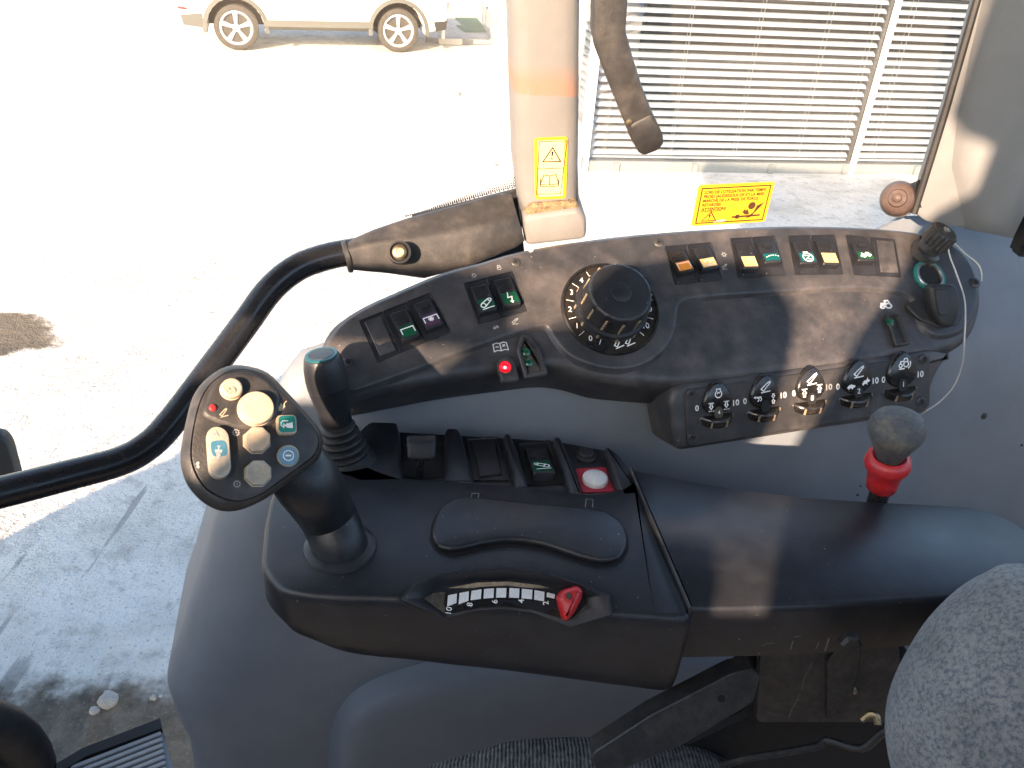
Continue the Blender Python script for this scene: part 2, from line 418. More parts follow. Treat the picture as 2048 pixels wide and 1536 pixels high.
def circ(cx, cy, r, n=18, a0=0, a1=360): 
    p = [(cx+r*math.cos(rad(a0+(a1-a0)*i/n)), cy+r*math.sin(rad(a0+(a1-a0)*i/n))) for i in range(n+1)]
    if a1-a0 == 360: p[-1] = p[0]
    return p
def arrow(x, y, d=1, l=.9, wf=.32):
    return [(x-wf*.5, y+d*l*.5), (x-wf*.5, y-d*l*.05), (x-wf, y-d*l*.05), (x, y-d*l*.5), (x+wf, y-d*l*.05), (x+wf*.5, y-d*l*.05), (x+wf*.5, y+d*l*.5), (x-wf*.5, y+d*l*.5)]
SYM = {
 'bracket': [[(-1, -.5), (-1, .5), (1, .5), (1, -.5)]],
 'bracket_star': [[(-1.1, -.5), (-1.1, .45), (1.1, .45), (1.1, -.5)], [(-.45, 0), (.45, 0)], [(0, -.45), (0, .45)], [(-.32, -.32), (.32, .32)], [(-.32, .32), (.32, -.32)]],
 'hitch': [circ(-.55, -.25, .38, 14), circ(.7, .6, .24, 12), [(-.75, .1), (.6, .85)], [(-.3, -.55), (.88, .4)], [(-.9, -.95), (1, -.75)]],
 'hitch_up': [circ(.55, -.2, .34, 14), circ(-.7, .45, .22, 12), [(.65, .15), (-.6, .68)], [(.4, -.5), (-.85, .25)], [(-.9, -.95), (1, -.85)]],
 'bolt': [[(-.1, 1), (-.35, .05), (.3, .1), (.05, -.8)], ['fill', [(-.25, -.6), (.4, -.65), (.1, -1.1)]]],
 'engine': [circ(0, -.15, .62, 20, 120, 420), [(-.35, .35), (-.35, .75), (.35, .75), (.35, .35)], [(-.3, -.1), (.0, .2), (.3, .0)]],
 'engine_z': [circ(0, -.1, .75, 20), [(-.5, .85), (.3, .85)], [(-.1, .65), (-.1, .85)], [(-.4, .25), (.4, .2), (-.35, -.35), (.4, -.4)]],
 'tractor': [circ(-.6, -.35, .3, 12), circ(.45, -.2, .5, 16), [(-.7, 0), (-.6, .35), (.0, .35), (.1, .9), (.6, .9), (.8, .3)], [(-.6, .2), (.0, .2)]],
 'tractor_road': [circ(-.6, -.15, .3, 12), circ(.45, .0, .45, 16), [(-.7, .2), (-.6, .5), (.0, .5), (.1, .95), (.6, .95), (.8, .4)], [(-.9, -.7), (.2, -.7)], circ(.45, .0, .85, 8, -60, 30)],
 'book': [[(-1, -.6), (-.95, .55), (-.5, .7), (0, .55), (.5, .7), (.95, .55), (1, -.6), (.5, -.45), (0, -.6), (-.5, -.45), (-1, -.6)], [(0, -.6), (0, .55)], [(-.7, .1), (-.25, .05)], [(.25, .05), (.7, .1)], [(.3, .25), (.7, .3)], [(-.1, -.2), (.1, -.2)]],
 'arm': [[(-.9, -.35), (.5, .75), (.75, .5), (-.45, -.75), (-.9, -.35)], [(-.9, -1), (.9, -.85)], [(.75, .95), (.9, .55)]],
 'down_dash': [arrow(0, .15, 1, 1.2, .4), [(-.6, .85), (.6, .85)], [(-.6, -.8), (-.2, -.8)], [(.0, -.8), (.2, -.8)], [(.4, -.8), (.65, -.8)]],
 'up_bar': [arrow(0, -.1, -1, 1.3, .42), [(-.6, .75), (.6, .75)]],
 'updown': [arrow(0, .55, 1, .8, .35), arrow(0, -.55, -1, .8, .35)],
 'spring': [[(-.8, .7), (.7, .7)], circ(-.2, .2, .35, 10, -90, 120), circ(.35, .2, .35, 10, -90, 120), [(-.6, .9), (-.9, .7), (-.6, .5)]],
 'turtle': [['fill', [(-.9, -.2), (-.6, .3), (0, .5), (.55, .3), (.95, .15), (.8, -.15), (.45, -.25), (.4, -.5), (.2, -.5), (.15, -.25), (-.35, -.25), (-.4, -.5), (-.6, -.5), (-.6, -.25)]]],
 'rabbit': [['fill', [(-.9, -.4), (-.5, .2), (.1, .35), (.3, .9), (.45, .4), (.9, .2), (.7, -.1), (.2, -.25), (.4, -.7), (.0, -.45), (-.4, -.45), (-.6, -.8)]]],
 'hand': [['fill', [(-.8, -1), (-.9, -.3), (-.5, .2), (-.35, .7), (-.1, .2), (.3, .45), (.4, -.1), (.1, -.5), (-.2, -.9)]], [(.0, .2), (.7, 1)]],
 'gear_plus': [circ(0, 0, .72, 20), [(-.35, 0), (.35, 0)], [(0, -.35), (0, .35)]]+[[(.75*math.cos(rad(a)), .75*math.sin(rad(a))), (1.02*math.cos(rad(a)), 1.02*math.sin(rad(a)))] for a in range(0, 360, 36)],
 'gear_minus': [circ(0, 0, .72, 20), [(0, -.35), (0, .35)]]+[[(.75*math.cos(rad(a)), .75*math.sin(rad(a))), (1.02*math.cos(rad(a)), 1.02*math.sin(rad(a)))] for a in range(0, 360, 36)],
 'ring_bar': [circ(0, 0, .9, 24), ['fill', [(-.5, -.16), (.5, -.16), (.5, .16), (-.5, .16)]]],
 'sun': [circ(0, 0, .5, 14)]+[[(.7*math.cos(rad(a)), .7*math.sin(rad(a))), (.95*math.cos(rad(a)), .95*math.sin(rad(a)))] for a in range(0, 360, 60)],
 'wiper': [circ(0, -.6, 1.0, 10, 40, 140), [(-.9, -.5), (.9, -.5)], [(0, -.5), (.3, .4)]],
 'dots': [[(-.9+.36*i, .25*math.sin(i*.6)), (-.9+.36*i+.16, .25*math.sin(i*.6))] for i in range(6)],
 'eight': [],
 'field': [['fill', [(-.95, -.3), (-.55, .45), (-.15, .1), (.1, .55), (.5, .55), (.95, .05), (.5, -.35), (.2, -.1), (-.3, -.5)]]],
}

# ================================================================== OUTSIDE
# ground: pale dusty concrete, bare dark soil close to the tractor
def ground_mat():
    m = bpy.data.materials.new('yard_ground'); m.use_nodes = True; n = m.node_tree; b = n.nodes['Principled BSDF']; b.inputs['Roughness'].default_value = .95
    b.inputs['Specular IOR Level'].default_value = .2
    tc = n.nodes.new('ShaderNodeTexCoord')
    def tex(sc, det=5, r=.6):
        t = n.nodes.new('ShaderNodeTexNoise'); t.inputs['Scale'].default_value = sc; t.inputs['Detail'].default_value = det; t.inputs['Roughness'].default_value = r
        n.links.new(tc.outputs['Object'], t.inputs['Vector']); return t.outputs['Fac']
    def mth(op, a, b_, c=None):
        q = n.nodes.new('ShaderNodeMath'); q.operation = op
        for i, x in enumerate((a, b_, c)):
            if x is None: continue
            if isinstance(x, (int, float)): q.inputs[i].default_value = x
            else: n.links.new(x, q.inputs[i])
        return q.outputs[0]
    def mix(f, a, c):
        q = n.nodes.new('ShaderNodeMix'); q.data_type = 'RGBA'; n.links.new(f, q.inputs['Factor'])
        for s, x in (('A', a), ('B', c)):
            if isinstance(x, tuple): q.inputs[s].default_value = (*x, 1)
            else: n.links.new(x, q.inputs[s])
        return q.outputs['Result']
    def ramp(x, lo, hi):
        q = n.nodes.new('ShaderNodeMapRange'); q.interpolation_type = 'SMOOTHSTEP'; n.links.new(x, q.inputs['Value']); q.inputs['From Min'].default_value = lo; q.inputs['From Max'].default_value = hi
        return q.outputs['Result']
    sep = n.nodes.new('ShaderNodeSeparateXYZ'); n.links.new(tc.outputs['Object'], sep.inputs[0])
    X, Y = sep.outputs['X'], sep.outputs['Y']
    base = mix(ramp(tex(2.2), .40, .72), (.66, .645, .615), (.50, .485, .455))
    base = mix(ramp(tex(14), .56, .85), base, (.42, .40, .37))
    base = mix(mth('MULTIPLY', ramp(tex(7, 6, .7), .50, .64), .55), base, (.36, .35, .33))
    base = mix(ramp(tex(60, 3), .58, .70), base, (.33, .31, .28))
    # scraped streaks running towards the yard
    mp = n.nodes.new('ShaderNodeMapping'); mp.inputs['Rotation'].default_value = (0, 0, rad(-38)); mp.inputs['Scale'].default_value = (9, 1.1, 1)
    n.links.new(tc.outputs['Object'], mp.inputs['Vector'])
    st = n.nodes.new('ShaderNodeTexNoise'); st.inputs['Scale'].default_value = 1.1; st.inputs['Detail'].default_value = 3; n.links.new(mp.outputs[0], st.inputs['Vector'])
    base = mix(mth('MULTIPLY', ramp(st.outputs['Fac'], .60, .66), mth('SUBTRACT', .85, ramp(Y, 3.6, 5.2))), base, (.30, .30, .295))
    # soil close in: below a wandering line
    ln = mth('ADD', Y, mth('MULTIPLY', X, -.15)); ln = mth('ADD', ln, mth('MULTIPLY', tex(1.6), .55)); ln = mth('ADD', ln, mth('MULTIPLY', tex(9), .25))
    soilf = mth('SUBTRACT', 1.0, ramp(ln, 2.66, 2.80))
    soil = mix(ramp(tex(12), .35, .7), (.075, .068, .058), (.15, .135, .115))
    soil = mix(ramp(tex(70, 3), .58, .72), soil, (.21, .195, .175))
    base = mix(soilf, base, soil)
    # damp earth patch by the front wheel
    dx = mth('DIVIDE', mth('ADD', X, 3.95), .95); dy = mth('DIVIDE', mth('SUBTRACT', Y, 4.72), .40)
    d = mth('ADD', mth('MULTIPLY', dx, dx), mth('MULTIPLY', dy, dy)); d = mth('ADD', d, mth('MULTIPLY', mth('SUBTRACT', tex(3.5), .5), 1.6))
    base = mix(mth('SUBTRACT', 1.0, ramp(d, .65, 1.0)), base, (.10, .088, .072))
    n.links.new(base, b.inputs['Base Color'])
    bp = n.nodes.new('ShaderNodeBump'); bp.inputs['Strength'].default_value = .9; bp.inputs['Distance'].default_value = .03
    n.links.new(mth('ADD', tex(18), mth('MULTIPLY', tex(75), .4)), bp.inputs['Height']); n.links.new(bp.outputs['Normal'], b.inputs['Normal'])
    return m
GN = 60
gv = [(-150+300*i/GN, -150+300*j/GN, 0) for j in range(GN+1) for i in range(GN+1)]
gf = [(j*(GN+1)+i, j*(GN+1)+i+1, (j+1)*(GN+1)+i+1, (j+1)*(GN+1)+i) for j in range(GN) for i in range(GN)]
mesh('ground', gv, gf, ground_mat(), smooth=0, kind='structure', origin=V((0, 0, 0)))
# stones on the soil strip
def stone(x, y, r, label, sq=.6, seed=1):
    rnd = random.Random(seed); bm = bmesh.new(); bmesh.ops.create_icosphere(bm, subdivisions=2, radius=r)
    for v in bm.verts: v.co *= 1+rnd.uniform(-.14, .14); v.co.z *= sq
    me = bpy.data.meshes.new('stone'); bm.to_mesh(me); bm.free(); me.materials.append(MT['stone'])
    me.polygons.foreach_set('use_smooth', [True]*len(me.polygons))
    p = ground(x, y); me.transform(Matrix.Translation(p+V((0, 0, r*sq*.6))))
    link('stone', me, None, label, 'stone', 'stones on the soil strip')
stone(218, 1406, .038, 'large pale stone lying on the dark soil strip', .7, 3)
stone(190, 1424, .020, 'small tan stone left of the large pale stone', .7, 4)
stone(212, 1386, .009, 'tiny pale pebble just above the large pale stone', .7, 5)
stone(307, 1397, .013, 'small pebble on the soil beside the grey fender', .7, 6)
stone(322, 1393, .010, 'tiny pebble nearest the grey fender edge', .7, 8)

# ------------------------------------------------------------------ office building
FA = ground(1166, 342); FB = ground(1700, 348)
fx = (FB-FA); fx.z = 0; LEN1 = fx.length; fx.normalize(); fy = V((-fx.y, fx.x, 0)); ZZ = V((0, 0, 1))
bld = empty('office_building', FA, 'grey office building with tall glazed walls and white mullions', 'building')
def bbox_(name, a0, a1, b0, b1, z0, z1, m, parent=bld, bev=0.0, **k):
    c = FA+fx*((a0+a1)/2)+fy*((b0+b1)/2)+ZZ*((z0+z1)/2)
    return boxm(name, c, fx*((a1-a0)/2), fy*((b1-b0)/2), ZZ*((z1-z0)/2), m, parent, bev, **k)
BL, BD, BH = 7.2, 15.0, 3.3
bbox_('plinth', .0, BL, .0, .14, .0, .115, 'facade_grey', bev=.004)
bbox_('side_plinth', .0, .14, .1405, BD, .0, .42, 'concrete_block', bev=.004)
bbox_('roof', -.25, BL+.25, -.25, BD+.25, BH, BH+.25, 'facade_grey', bev=.01)
bbox_('back_wall', .9, BL, 1.3, 1.4, .0, BH, 'room_dark')
bbox_('room_floor', .16, BL, .16, 1.29, .0, .05, 'room_dark')
bbox_('end_wall', BL, BL+.15, .0, BD, .0, BH, 'facade_grey')
bbox_('glass_pane', .05, LEN1-.03, .03, .04, .118, BH, 'facade_glass')
bbox_('glass_pane', LEN1+.03, BL, .03, .04, .118, BH, 'facade_glass')
# white mullions
def mull(a, b, nm='mullion', ww=.022, z0=0.0): bbox_(nm, a-ww, a+ww, b-.03, b+.035, z0, BH, 'frame_white', bev=.003)
mull(.02, -.01, 'corner_post'); mull(LEN1, -.01); mull(LEN1+2.6, -.01)
for k in range(5): bbox_('plinth_bracket', .35+k*.93, .41+k*.93, -.035, -.001, .0, .105, 'facade_grey', bev=.004)
# side wall: glass and mullions receding from the corner
for k in range(7):
    b0 = .2+k*2.1
    bbox_('side_glass', .03, .04, b0, b0+2.0, .42, BH, 'facade_glass')
    for dd in (.0, .7, 1.4): bbox_('side_mullion', -.015, .05, b0+dd-.06, b0+dd-.01, .42, BH, 'frame_white', bev=.003)
for k in range(2): bbox_('plinth_vent', -.012, -.0005, 5.6+k*.8, 5.72+k*.8, .2, .3, 'frame_white', bev=.003)
# open glass door on the side, far end
bbox_('door_leaf', -1.25, -.12, 7.4, 7.44, .1, 2.3, 'facade_glass')
bbox_('door_frame', -1.25, -.12, 7.39, 7.45, .02, .098, 'facade_grey', bev=.003)
bbox_('door_frame', -1.31, -1.252, 7.39, 7.45, .02, 2.3, 'facade_grey', bev=.003)
# venetian blinds behind the panes
def slat_mesh(L):
    n = 5; W_ = .082; vs = []; 
    for s in (0, 1):
        for tt in (0, 1):
            for i in range(n):
                q = i/(n-1)-.5; vs.append((s*L, q*W_, .010*(1-4*q*q)-tt*.0025))
    f = []
    for i in range(n-1):
        f += [(i, i+1, 2*n+i+1, 2*n+i), (n+i, 3*n+i, 3*n+i+1, n+i+1)]
    f += [(0, 2*n, 3*n, n), (n-1, 2*n-1, 4*n-1, 3*n-1)]
    return vs, f
def blind(org, ax, back, L, z0, z1, label, step=.0872, cords=(), drop=0):
    e = empty('venetian_blind', org+ZZ*z0, label, 'blind', 'blinds in the office windows')
    vs, f = slat_mesh(L); me = None
    tilt = rad(29); rnd = random.Random(int(L*100))
    ey = back*math.cos(tilt)+ZZ*math.sin(tilt); ez = (-back*math.sin(tilt)+ZZ*math.cos(tilt))
    k = 0; z = z0+.06
    me = bpy.data.meshes.new('slat'); me.from_pydata([tuple(ax*a+ey*b+ez*c) for a, b, c in vs], [], f); me.materials.append(MT['slat_white'])
    me.polygons.foreach_set('use_smooth', [True]*len(me.polygons)); me.set_sharp_from_angle(angle=rad(40))
    while z < z1:
        o = bpy.data.objects.new('slat', me); COL.objects.link(o); o.parent = e
        o.location = ZZ*(z-z0)+back*rnd.uniform(-.002, .002)+ZZ*rnd.uniform(-.002, .002); z += step; o.rotation_euler = (0, rnd.uniform(-.0008, .0008), 0)
    c = org+ax*(L/2)+ZZ*(z0+.008); boxm('bottom_rail', c, ax*(L/2), back*.03, ZZ*.010, 'slat_white', e, .003)
    for q in cords:
        for s in (-.042, .045):
            p = org+ax*(L*q)+back*s+ZZ*z0; tube('ladder_cord', [p, p+ZZ*(z1-z0)], .0022, 'cord', e, seg=5, sm=1)
    return e
blind(FA+fx*.09+fy*.11, fx, fy, LEN1-.14, .135, 2.75, 'wide white blind between corner post and sloping white mullion', cords=(.05, .3, .55, .8, .97))
blind(FA+fx*(LEN1+.05)+fy*.11, fx, fy, 2.5, .135, 2.75, 'white blind right of the sloping white mullion', cords=(.09, .5, .9))
blind(FA+fy*.22+fx*.12, fy, fx, 1.85, .45, 2.75, 'narrow receding blind on the side wall beside the pillar', cords=(.1, .5, .9))
blind(FA+fy*2.35+fx*.12, fy, fx, 1.85, .45, 2.75, 'second blind along the receding side wall behind the pillar', cords=(.1, .5, .9))
# green door mats
for q, (x0, x1, y0, y1, lab) in enumerate(((910, 968, 37, 52, 'green door mat farther from the camera beside the office door'), (912, 976, 52, 65, 'green door mat nearer the camera beside the office wall'))):
    P = [ground(x0, y0), ground(x1, y0), ground(x1+8, y1), ground(x0+16, y1)]
    rings = [[p+ZZ*(.004+.0*q) for p in P], [p+ZZ*.02 for p in P]]
    loft('door_mat', rings, 'mat_green', None, label=lab, cat='mat', group='green door mats')
# white post by the car
pp = ground(886, 88)
post = empty('white_post', pp, 'thin white steel post in front of the white car', 'post')
tube('pole', [pp+ZZ*.02, pp+ZZ*2.6], .035, 'frame_white', post, sm=1)
boxm('foot', pp+V((.12, .1, .05)), V((.22, .03, 0)), V((-.02, .12, 0)), V((0, 0, .05)), 'concrete_block', post, .01)
# little pieces of rubble in the yard
for (x, y, r, lb) in ((912, 190, .07, 'pale broken concrete chunk on the yard left of the pillar'), (985, 332, .05, 'pale concrete lump on the yard beside the pillar base')):
    stone(x, y, r, lb, .5, int(x))

# ------------------------------------------------------------------ parked car
RW = ground(478, 101); FWh = ground(797, 105)
cx = (FWh-RW); cx.z = 0; WB = cx.length; cx.normalize(); cy = V((-cx.y, cx.x, 0))     # cy points away from the camera
car = empty('parked_car', (RW+FWh)/2, 'white off-road car parked in the sunlit yard, grey sill cladding', 'car')
def cpt(a, b, z): return RW+cx*a+cy*b+ZZ*z
WR = .355
# body side outline with wheel arches: (a along the car, z)
def arch(c, r, a0, a1, n=12): return [(c+r*math.cos(rad(a0+(a1-a0)*i/n)), WR+r*math.sin(rad(a0+(a1-a0)*i/n))) for i in range(n+1)]
bodyo = [(-.86, .55), (-.80, .40), (-.50, .36)]+arch(0, .45, 185, -5)+[(.50, .36), (WB-.50, .36)]+arch(WB, .45, 185, -5)+[(WB+.50, .34), (WB+.78, .40), (WB+.86, .62), (WB+.84, .85), (WB+.70, 1.02), (WB-.10, 1.10), (WB-.85, 1.14), (-.72, 1.12), (-.88, .98), (-.90, .72)]
def side_body(name, o, w0, w1, m, parent, edge=.05):
    rings = []
    for b, ins in ((w0, edge), (w0+edge, 0), (w1-edge, 0), (w1, edge)):
        rings.append([cpt(a, b, z) for a, z in inset(ccw(o), ins)])
    return loft(name, rings, m, parent, smooth=50)
CW = 1.80
side_body('body', bodyo, -.10, CW-.10, 'car_white', car, .04)
cabin = [(WB-.80, 1.10), (WB-1.45, 1.62), (.2, 1.68), (-.45, 1.60), (-.80, 1.10)]
side_body('cabin', cabin, .02, CW-.22, 'car_white', car, .05)
for (q, nm) in (([(WB-.98, 1.16), (WB-1.5, 1.55), (1.25, 1.58), (1.25, 1.16)], 'front_side_window'), ([(1.15, 1.16), (1.15, 1.58), (.15, 1.58), (-.1, 1.16)], 'rear_side_window')):
    loft(nm, [[cpt(a, .008, z) for a, z in q], [cpt(a, .03, z) for a, z in q]], 'car_glass', car)
# cladding: sills, arch rims, bumper skirts
loft('sill_cladding', [[cpt(a, b, z) for a, b, z in ((.44, -.115, .50), (WB-.44, -.115, .50), (WB-.44, -.13, .40), (.44, -.13, .40))], [cpt(a, b, z) for a, b, z in ((.44, -.07, .50), (WB-.44, -.07, .50), (WB-.44, -.05, .34), (.44, -.05, .34))]], 'car_clad', car)
for c in (0, WB):
    o_ = arch(c, .52, 188, -8, 18); i_ = arch(c, .455, 188, -8, 18)
    vs = [cpt(a, -.112, z) for a, z in o_]+[cpt(a, -.12, z) for a, z in i_]+[cpt(a, .10, z) for a, z in i_]; n_ = len(o_)
    mesh('arch_trim', vs, [(j+k*n_, j+1+k*n_, j+1+(k+1)*n_, j+(k+1)*n_) for k in range(2) for j in range(n_-1)], 'car_clad', car)
    well = arch(c, .45, 180, 0, 14); vs = [cpt(a, b, z) for b in (-.05, .35) for a, z in well]; n_ = len(well)
    mesh('wheel_well', vs+[cpt(c, .35, WR)], [(j, j+1, j+1+n_, j+n_) for j in range(n_-1)]+[(j+n_, j+1+n_, 2*n_) for j in range(n_-1)], 'matte_black', car)
loft('rear_skirt', [[cpt(a, -.105, z) for a, z in ((-.84, .55), (-.50, .58), (-.50, .36), (-.80, .40))], [cpt(a, .1, z) for a, z in ((-.86, .55), (-.5, .58), (-.5, .36), (-.82, .40))]], 'car_clad', car)
loft('rear_reflector', [[cpt(a, -.112, z) for a, z in ((-.86, .68), (-.72, .66), (-.72, .62), (-.86, .64))], [cpt(a, -.09, z) for a, z in ((-.86, .68), (-.72, .66), (-.72, .62), (-.86, .64))]], 'lamp_red', car)
loft('headlight', [[cpt(a, -.112, z) for a, z in ((WB+.50, .80), (WB+.82, .82), (WB+.80, .68), (WB+.52, .70))], [cpt(a, .05, z) for a, z in ((WB+.5, .8), (WB+.9, .82), (WB+.88, .68), (WB+.52, .70))]], 'lamp_clear', car)
loft('bumper_grille', [[cpt(a, -.113, z) for a, z in ((WB+.60, .52), (WB+.82, .54), (WB+.80, .40), (WB+.64, .37))], [cpt(a, .1, z) for a, z in ((WB+.6, .52), (WB+.88, .54), (WB+.86, .40), (WB+.64, .37))]], 'matte_black', car)
for (a, nm) in ((1.02, 'door_seam'), (WB-.70, 'door_seam')):
    boxm(nm, cpt(a, -.1005, .8), cx*.004, cy*.002, ZZ*.28, 'matte_black', car)
def wheel(a, b):
    o = cpt(a, b, WR)
    w_ = lathe('wheel', o, -cy, [(.20, -.18), (.33, -.18), (.352, -.15), (.355, -.05), (.345, .0), (.29, .02), (.255, .015), (.24, -.02)], 'tyre', car, 40)
    lathe('rim_ring', o, -cy, [(.255, .005), (.262, .018), (.24, .022), (.222, .0), (.22, -.08)], 'rim', w_, 40, cap=(False, False))
    lathe('brake_disc', o, -cy, [(.0, -.085), (.22, -.085)], 'matte_black', w_, 24, cap=(False, False))
    lathe('hub', o, -cy, [(.06, -.05), (.06, .0), (.04, .008), (.0, .008)], 'rim', w_, 20)
    for k in range(5):
        for s in (-.10, .10):
            t = rad(90+72*k)+s; d = cx*math.cos(t)+ZZ*math.sin(t); sd = cx*-math.sin(t)+ZZ*math.cos(t)
            boxm('spoke', o+d*.14-cy*(-.015), d*.092, sd*.016, cy*.018, 'rim', w_, .004)
for a in (0, WB): wheel(a, -.02); wheel(a, CW-.36)

# ================================================================== CAB: planes of its surfaces
PC = Plane(at(1225, 620, .82), nrm(53, 15))                 # switch console face
PW = Plane(PC.on(1100, 738, -.046), nrm(12, 15))            # inner fender wall
PA = Plane(at(950, 1180, .62), (0, 0, 1))                   # armrest top
PH = Plane(at(500, 880, .555), nrm(47, 34))                 # control handle face
PG = Plane(at(1105, 470, 1.06), nrm(-7, 12))                # side window glass
PP = Plane(at(1105, 470, .985), nrm(-9, 8))                 # window pillar
PR = Plane(at(1900, 440, 1.02), nrm(0, -18))                # rear pillar panel

# ------------------------------------------------------------------ inner fender
sil = [(1810, 432), (1750, 462), (1300, 520), (900, 620), (646, 690), (603, 712), (578, 750), (545, 815), (500, 925), (453, 1028), (422, 1115), (394, 1216), (370, 1276), (349, 1349), (326, 1415), (319, 1450), (324, 1466), (340, 1512), (362, 1545), (380, 1640)]
yaw = rad(15); T = V((math.cos(yaw), math.sin(yaw), 0)); B_ = V((-math.sin(yaw), math.cos(yaw), 0))
fend = empty('inner_fender', PW.on(900, 1500), 'grey moulded inner fender behind the armrest and under the console', 'fender')
PU = Plane(PC.on(1100, 738, -.048), nrm(47, 15)); ZF = PW.p.z
rings = []
for (x, y) in sil:
    q = PW.on(x, y)
    if q.z > ZF: q = PU.on(x, y)
    f_ = min(1, max(0, (y-700)/420)); r = .004 if y < 700 else .010+.06*f_
    row = [q+ray(x, y)*.03+T*.01-ZZ*.01 if y < 700 else q+B_*(.04+.16*f_)+T*.004-ZZ*.05*(1-f_)]
    for i in range(9):
        a = math.pi/2*i/8; row.append(q+T*r+B_*r-T*(r*math.cos(a))-B_*(r*math.sin(a)))
    row += [q+T*s for s in (.2, .35, .5, .7, .9, 1.3)]
    rings.append(row)
loft('shell', rings, 'grey_trim', fend, cap=(False, False), closed=False, smooth=60)
cov = px(PW, [(655, 1640), (664, 1540), (668, 1468), (690, 1412), (738, 1370), (830, 1336), (1000, 1300), (1400, 1270), (1760, 1255), (1760, 1640)])
cov = [cov[0]]+[tuple(q) for q in smooth(cov[1:8], 4, False)]+cov[8:]
prism('access_cover', PW, cov, [(-.004, -.01), (-.004, .000), (0, .004), (.004, .016), (.013, .026), (.03, .030)], 'grey_trim', fend, smooth=50)
# seam line between cover and shell
for (x, y, r) in ((1968, 832, 8), (2043, 890, 3), (1715, 990, 3), (1721, 972, 2)):
    lathe('trim_plug', PW.on(x, y, .0), PW.n, [(r*.00050, -.001), (r*.00050, .0008), (r*.00035, .0016), (0, .0016)], 'worn_plastic', fend, 16)

# ------------------------------------------------------------------ switch console
con = empty('switch_console', PC.on(1200, 760, -.05), 'long curved black switch console under the side window', 'console')
oc = [(690, 792), (660, 765), (646, 735), (642, 695), (652, 667), (677, 638), (727, 609), (788, 581), (887, 540), (962, 520), (1048, 496), (1189, 474), (1327, 460), (1451, 452), (1580, 447), (1703, 449), (1800, 455), (1870, 466), (1920, 488), (1950, 522), (1966, 566), (1968, 610), (1955, 655), (1930, 686), (1885, 704), (1850, 712), (1700, 732), (1500, 756), (1390, 768), (1330, 770), (1253, 764), (1204, 758), (1167, 747), (1129, 738), (1085, 736), (1011, 744), (887, 760), (788, 778), (725, 790)]
ocu = [tuple(q) for q in smooth(px(PC, oc), 3)]
prism('housing', PC, ocu, soft(0, .012, -.052, 5), 'console_plastic', con, smooth=50)
# raised band carrying switches and dial
rb = [(752, 772), (700, 786), (668, 762), (655, 735), (652, 700), (664, 674), (690, 645), (735, 617), (792, 591), (887, 551), (962, 531), (1048, 507), (1189, 484), (1327, 470), (1451, 462), (1580, 457), (1703, 459), (1800, 466), (1862, 476), (1908, 497), (1936, 528), (1950, 568), (1951, 606), (1938, 645), (1912, 668), (1870, 676), (1838, 655), (1830, 618), (1815, 596), (1780, 586), (1703, 580), (1580, 587), (1426, 597), (1372, 604), (1354, 618), (1349, 662), (1328, 702), (1290, 731), (1250, 742), (1206, 741), (1164, 729), (1131, 711), (1108, 684), (1096, 664), (1084, 657), (1036, 668), (937, 703), (838, 741)]
rbu = [tuple(q) for q in smooth(px(PC, rb), 3)]
prism('raised_band', PC, rbu, [(-.003, -.001), (-.0005, .0012), (.0006, .003), (.002, .0042), (.004, .0046)], 'console_plastic', con, smooth=50)
PB = PC.shift(.0046)                                          # face of the raised band
# lower lip with the thumbwheel plate
A_, B2 = PC.on(1373, 768), PC.on(1862, 706); axd = (B2-A_).normalized()
nf = Matrix.Rotation(rad(32), 3, axd) @ PC.n
if nf.z > PC.n.z: nf = Matrix.Rotation(rad(-32), 3, axd) @ PC.n
PF = Plane(A_, nf)
lip = roundp(px(PF, [(1352, 772), (1338, 800), (1342, 850), (1354, 903), (1600, 864), (1858, 826), (1864, 770), (1880, 735), (1905, 708), (1860, 700)]), [.01, .012, .02, .008, 0, .01, .02, .02, .004, .004], 4)
prism('lower_lip', PF, lip, soft(.001, .006, -.055, 4), 'console_plastic', con, smooth=50)
pl_ = roundp(px(PF, [(1368, 779), (1856, 709), (1856, 814), (1372, 893)]), .006, 4)
wp = prism('wheel_plate', PF, pl_, [(0, 0), (0, .0025), (.0012, .0034)], 'worn_plastic', con)
PFp = PF.shift(.0034)
def screw(pl, x, y, r, m, parent, h=0.0, name='screw'):
    o, ex, ey, s = pl.frame(x, y, 25, h); R_ = r*s
    q = lathe(name, o, pl.n, [(R_, -.0005), (R_, .0006), (R_*.82, .0014), (R_*.45, .0016), (R_*.4, .0009), (0, .0009)], m, parent, 20)
    mark('slot', [[(-.55, 0), (.55, 0)], [(0, -.55), (0, .55)]], (o+pl.n*.0018, ex, ey), R_, 'matte_black', q, .22)
for (x, y) in ((697, 725), (1031, 524), (1317, 485), (1950, 565), (1826, 618), (1911, 636)): screw(PB, x, y, 9, 'dark_steel', con)
for (x, y) in ((1382, 787), (1385, 874), (1847, 718), (1841, 803)): screw(PFp, x, y, 9.5, 'dark_steel', con)
lathe('pip', PB.on(1062, 500), PB.n, [(.0022, -.001), (.0022, .0006), (.0012, .0012), (0, .0012)], 'print_white', con, 14)

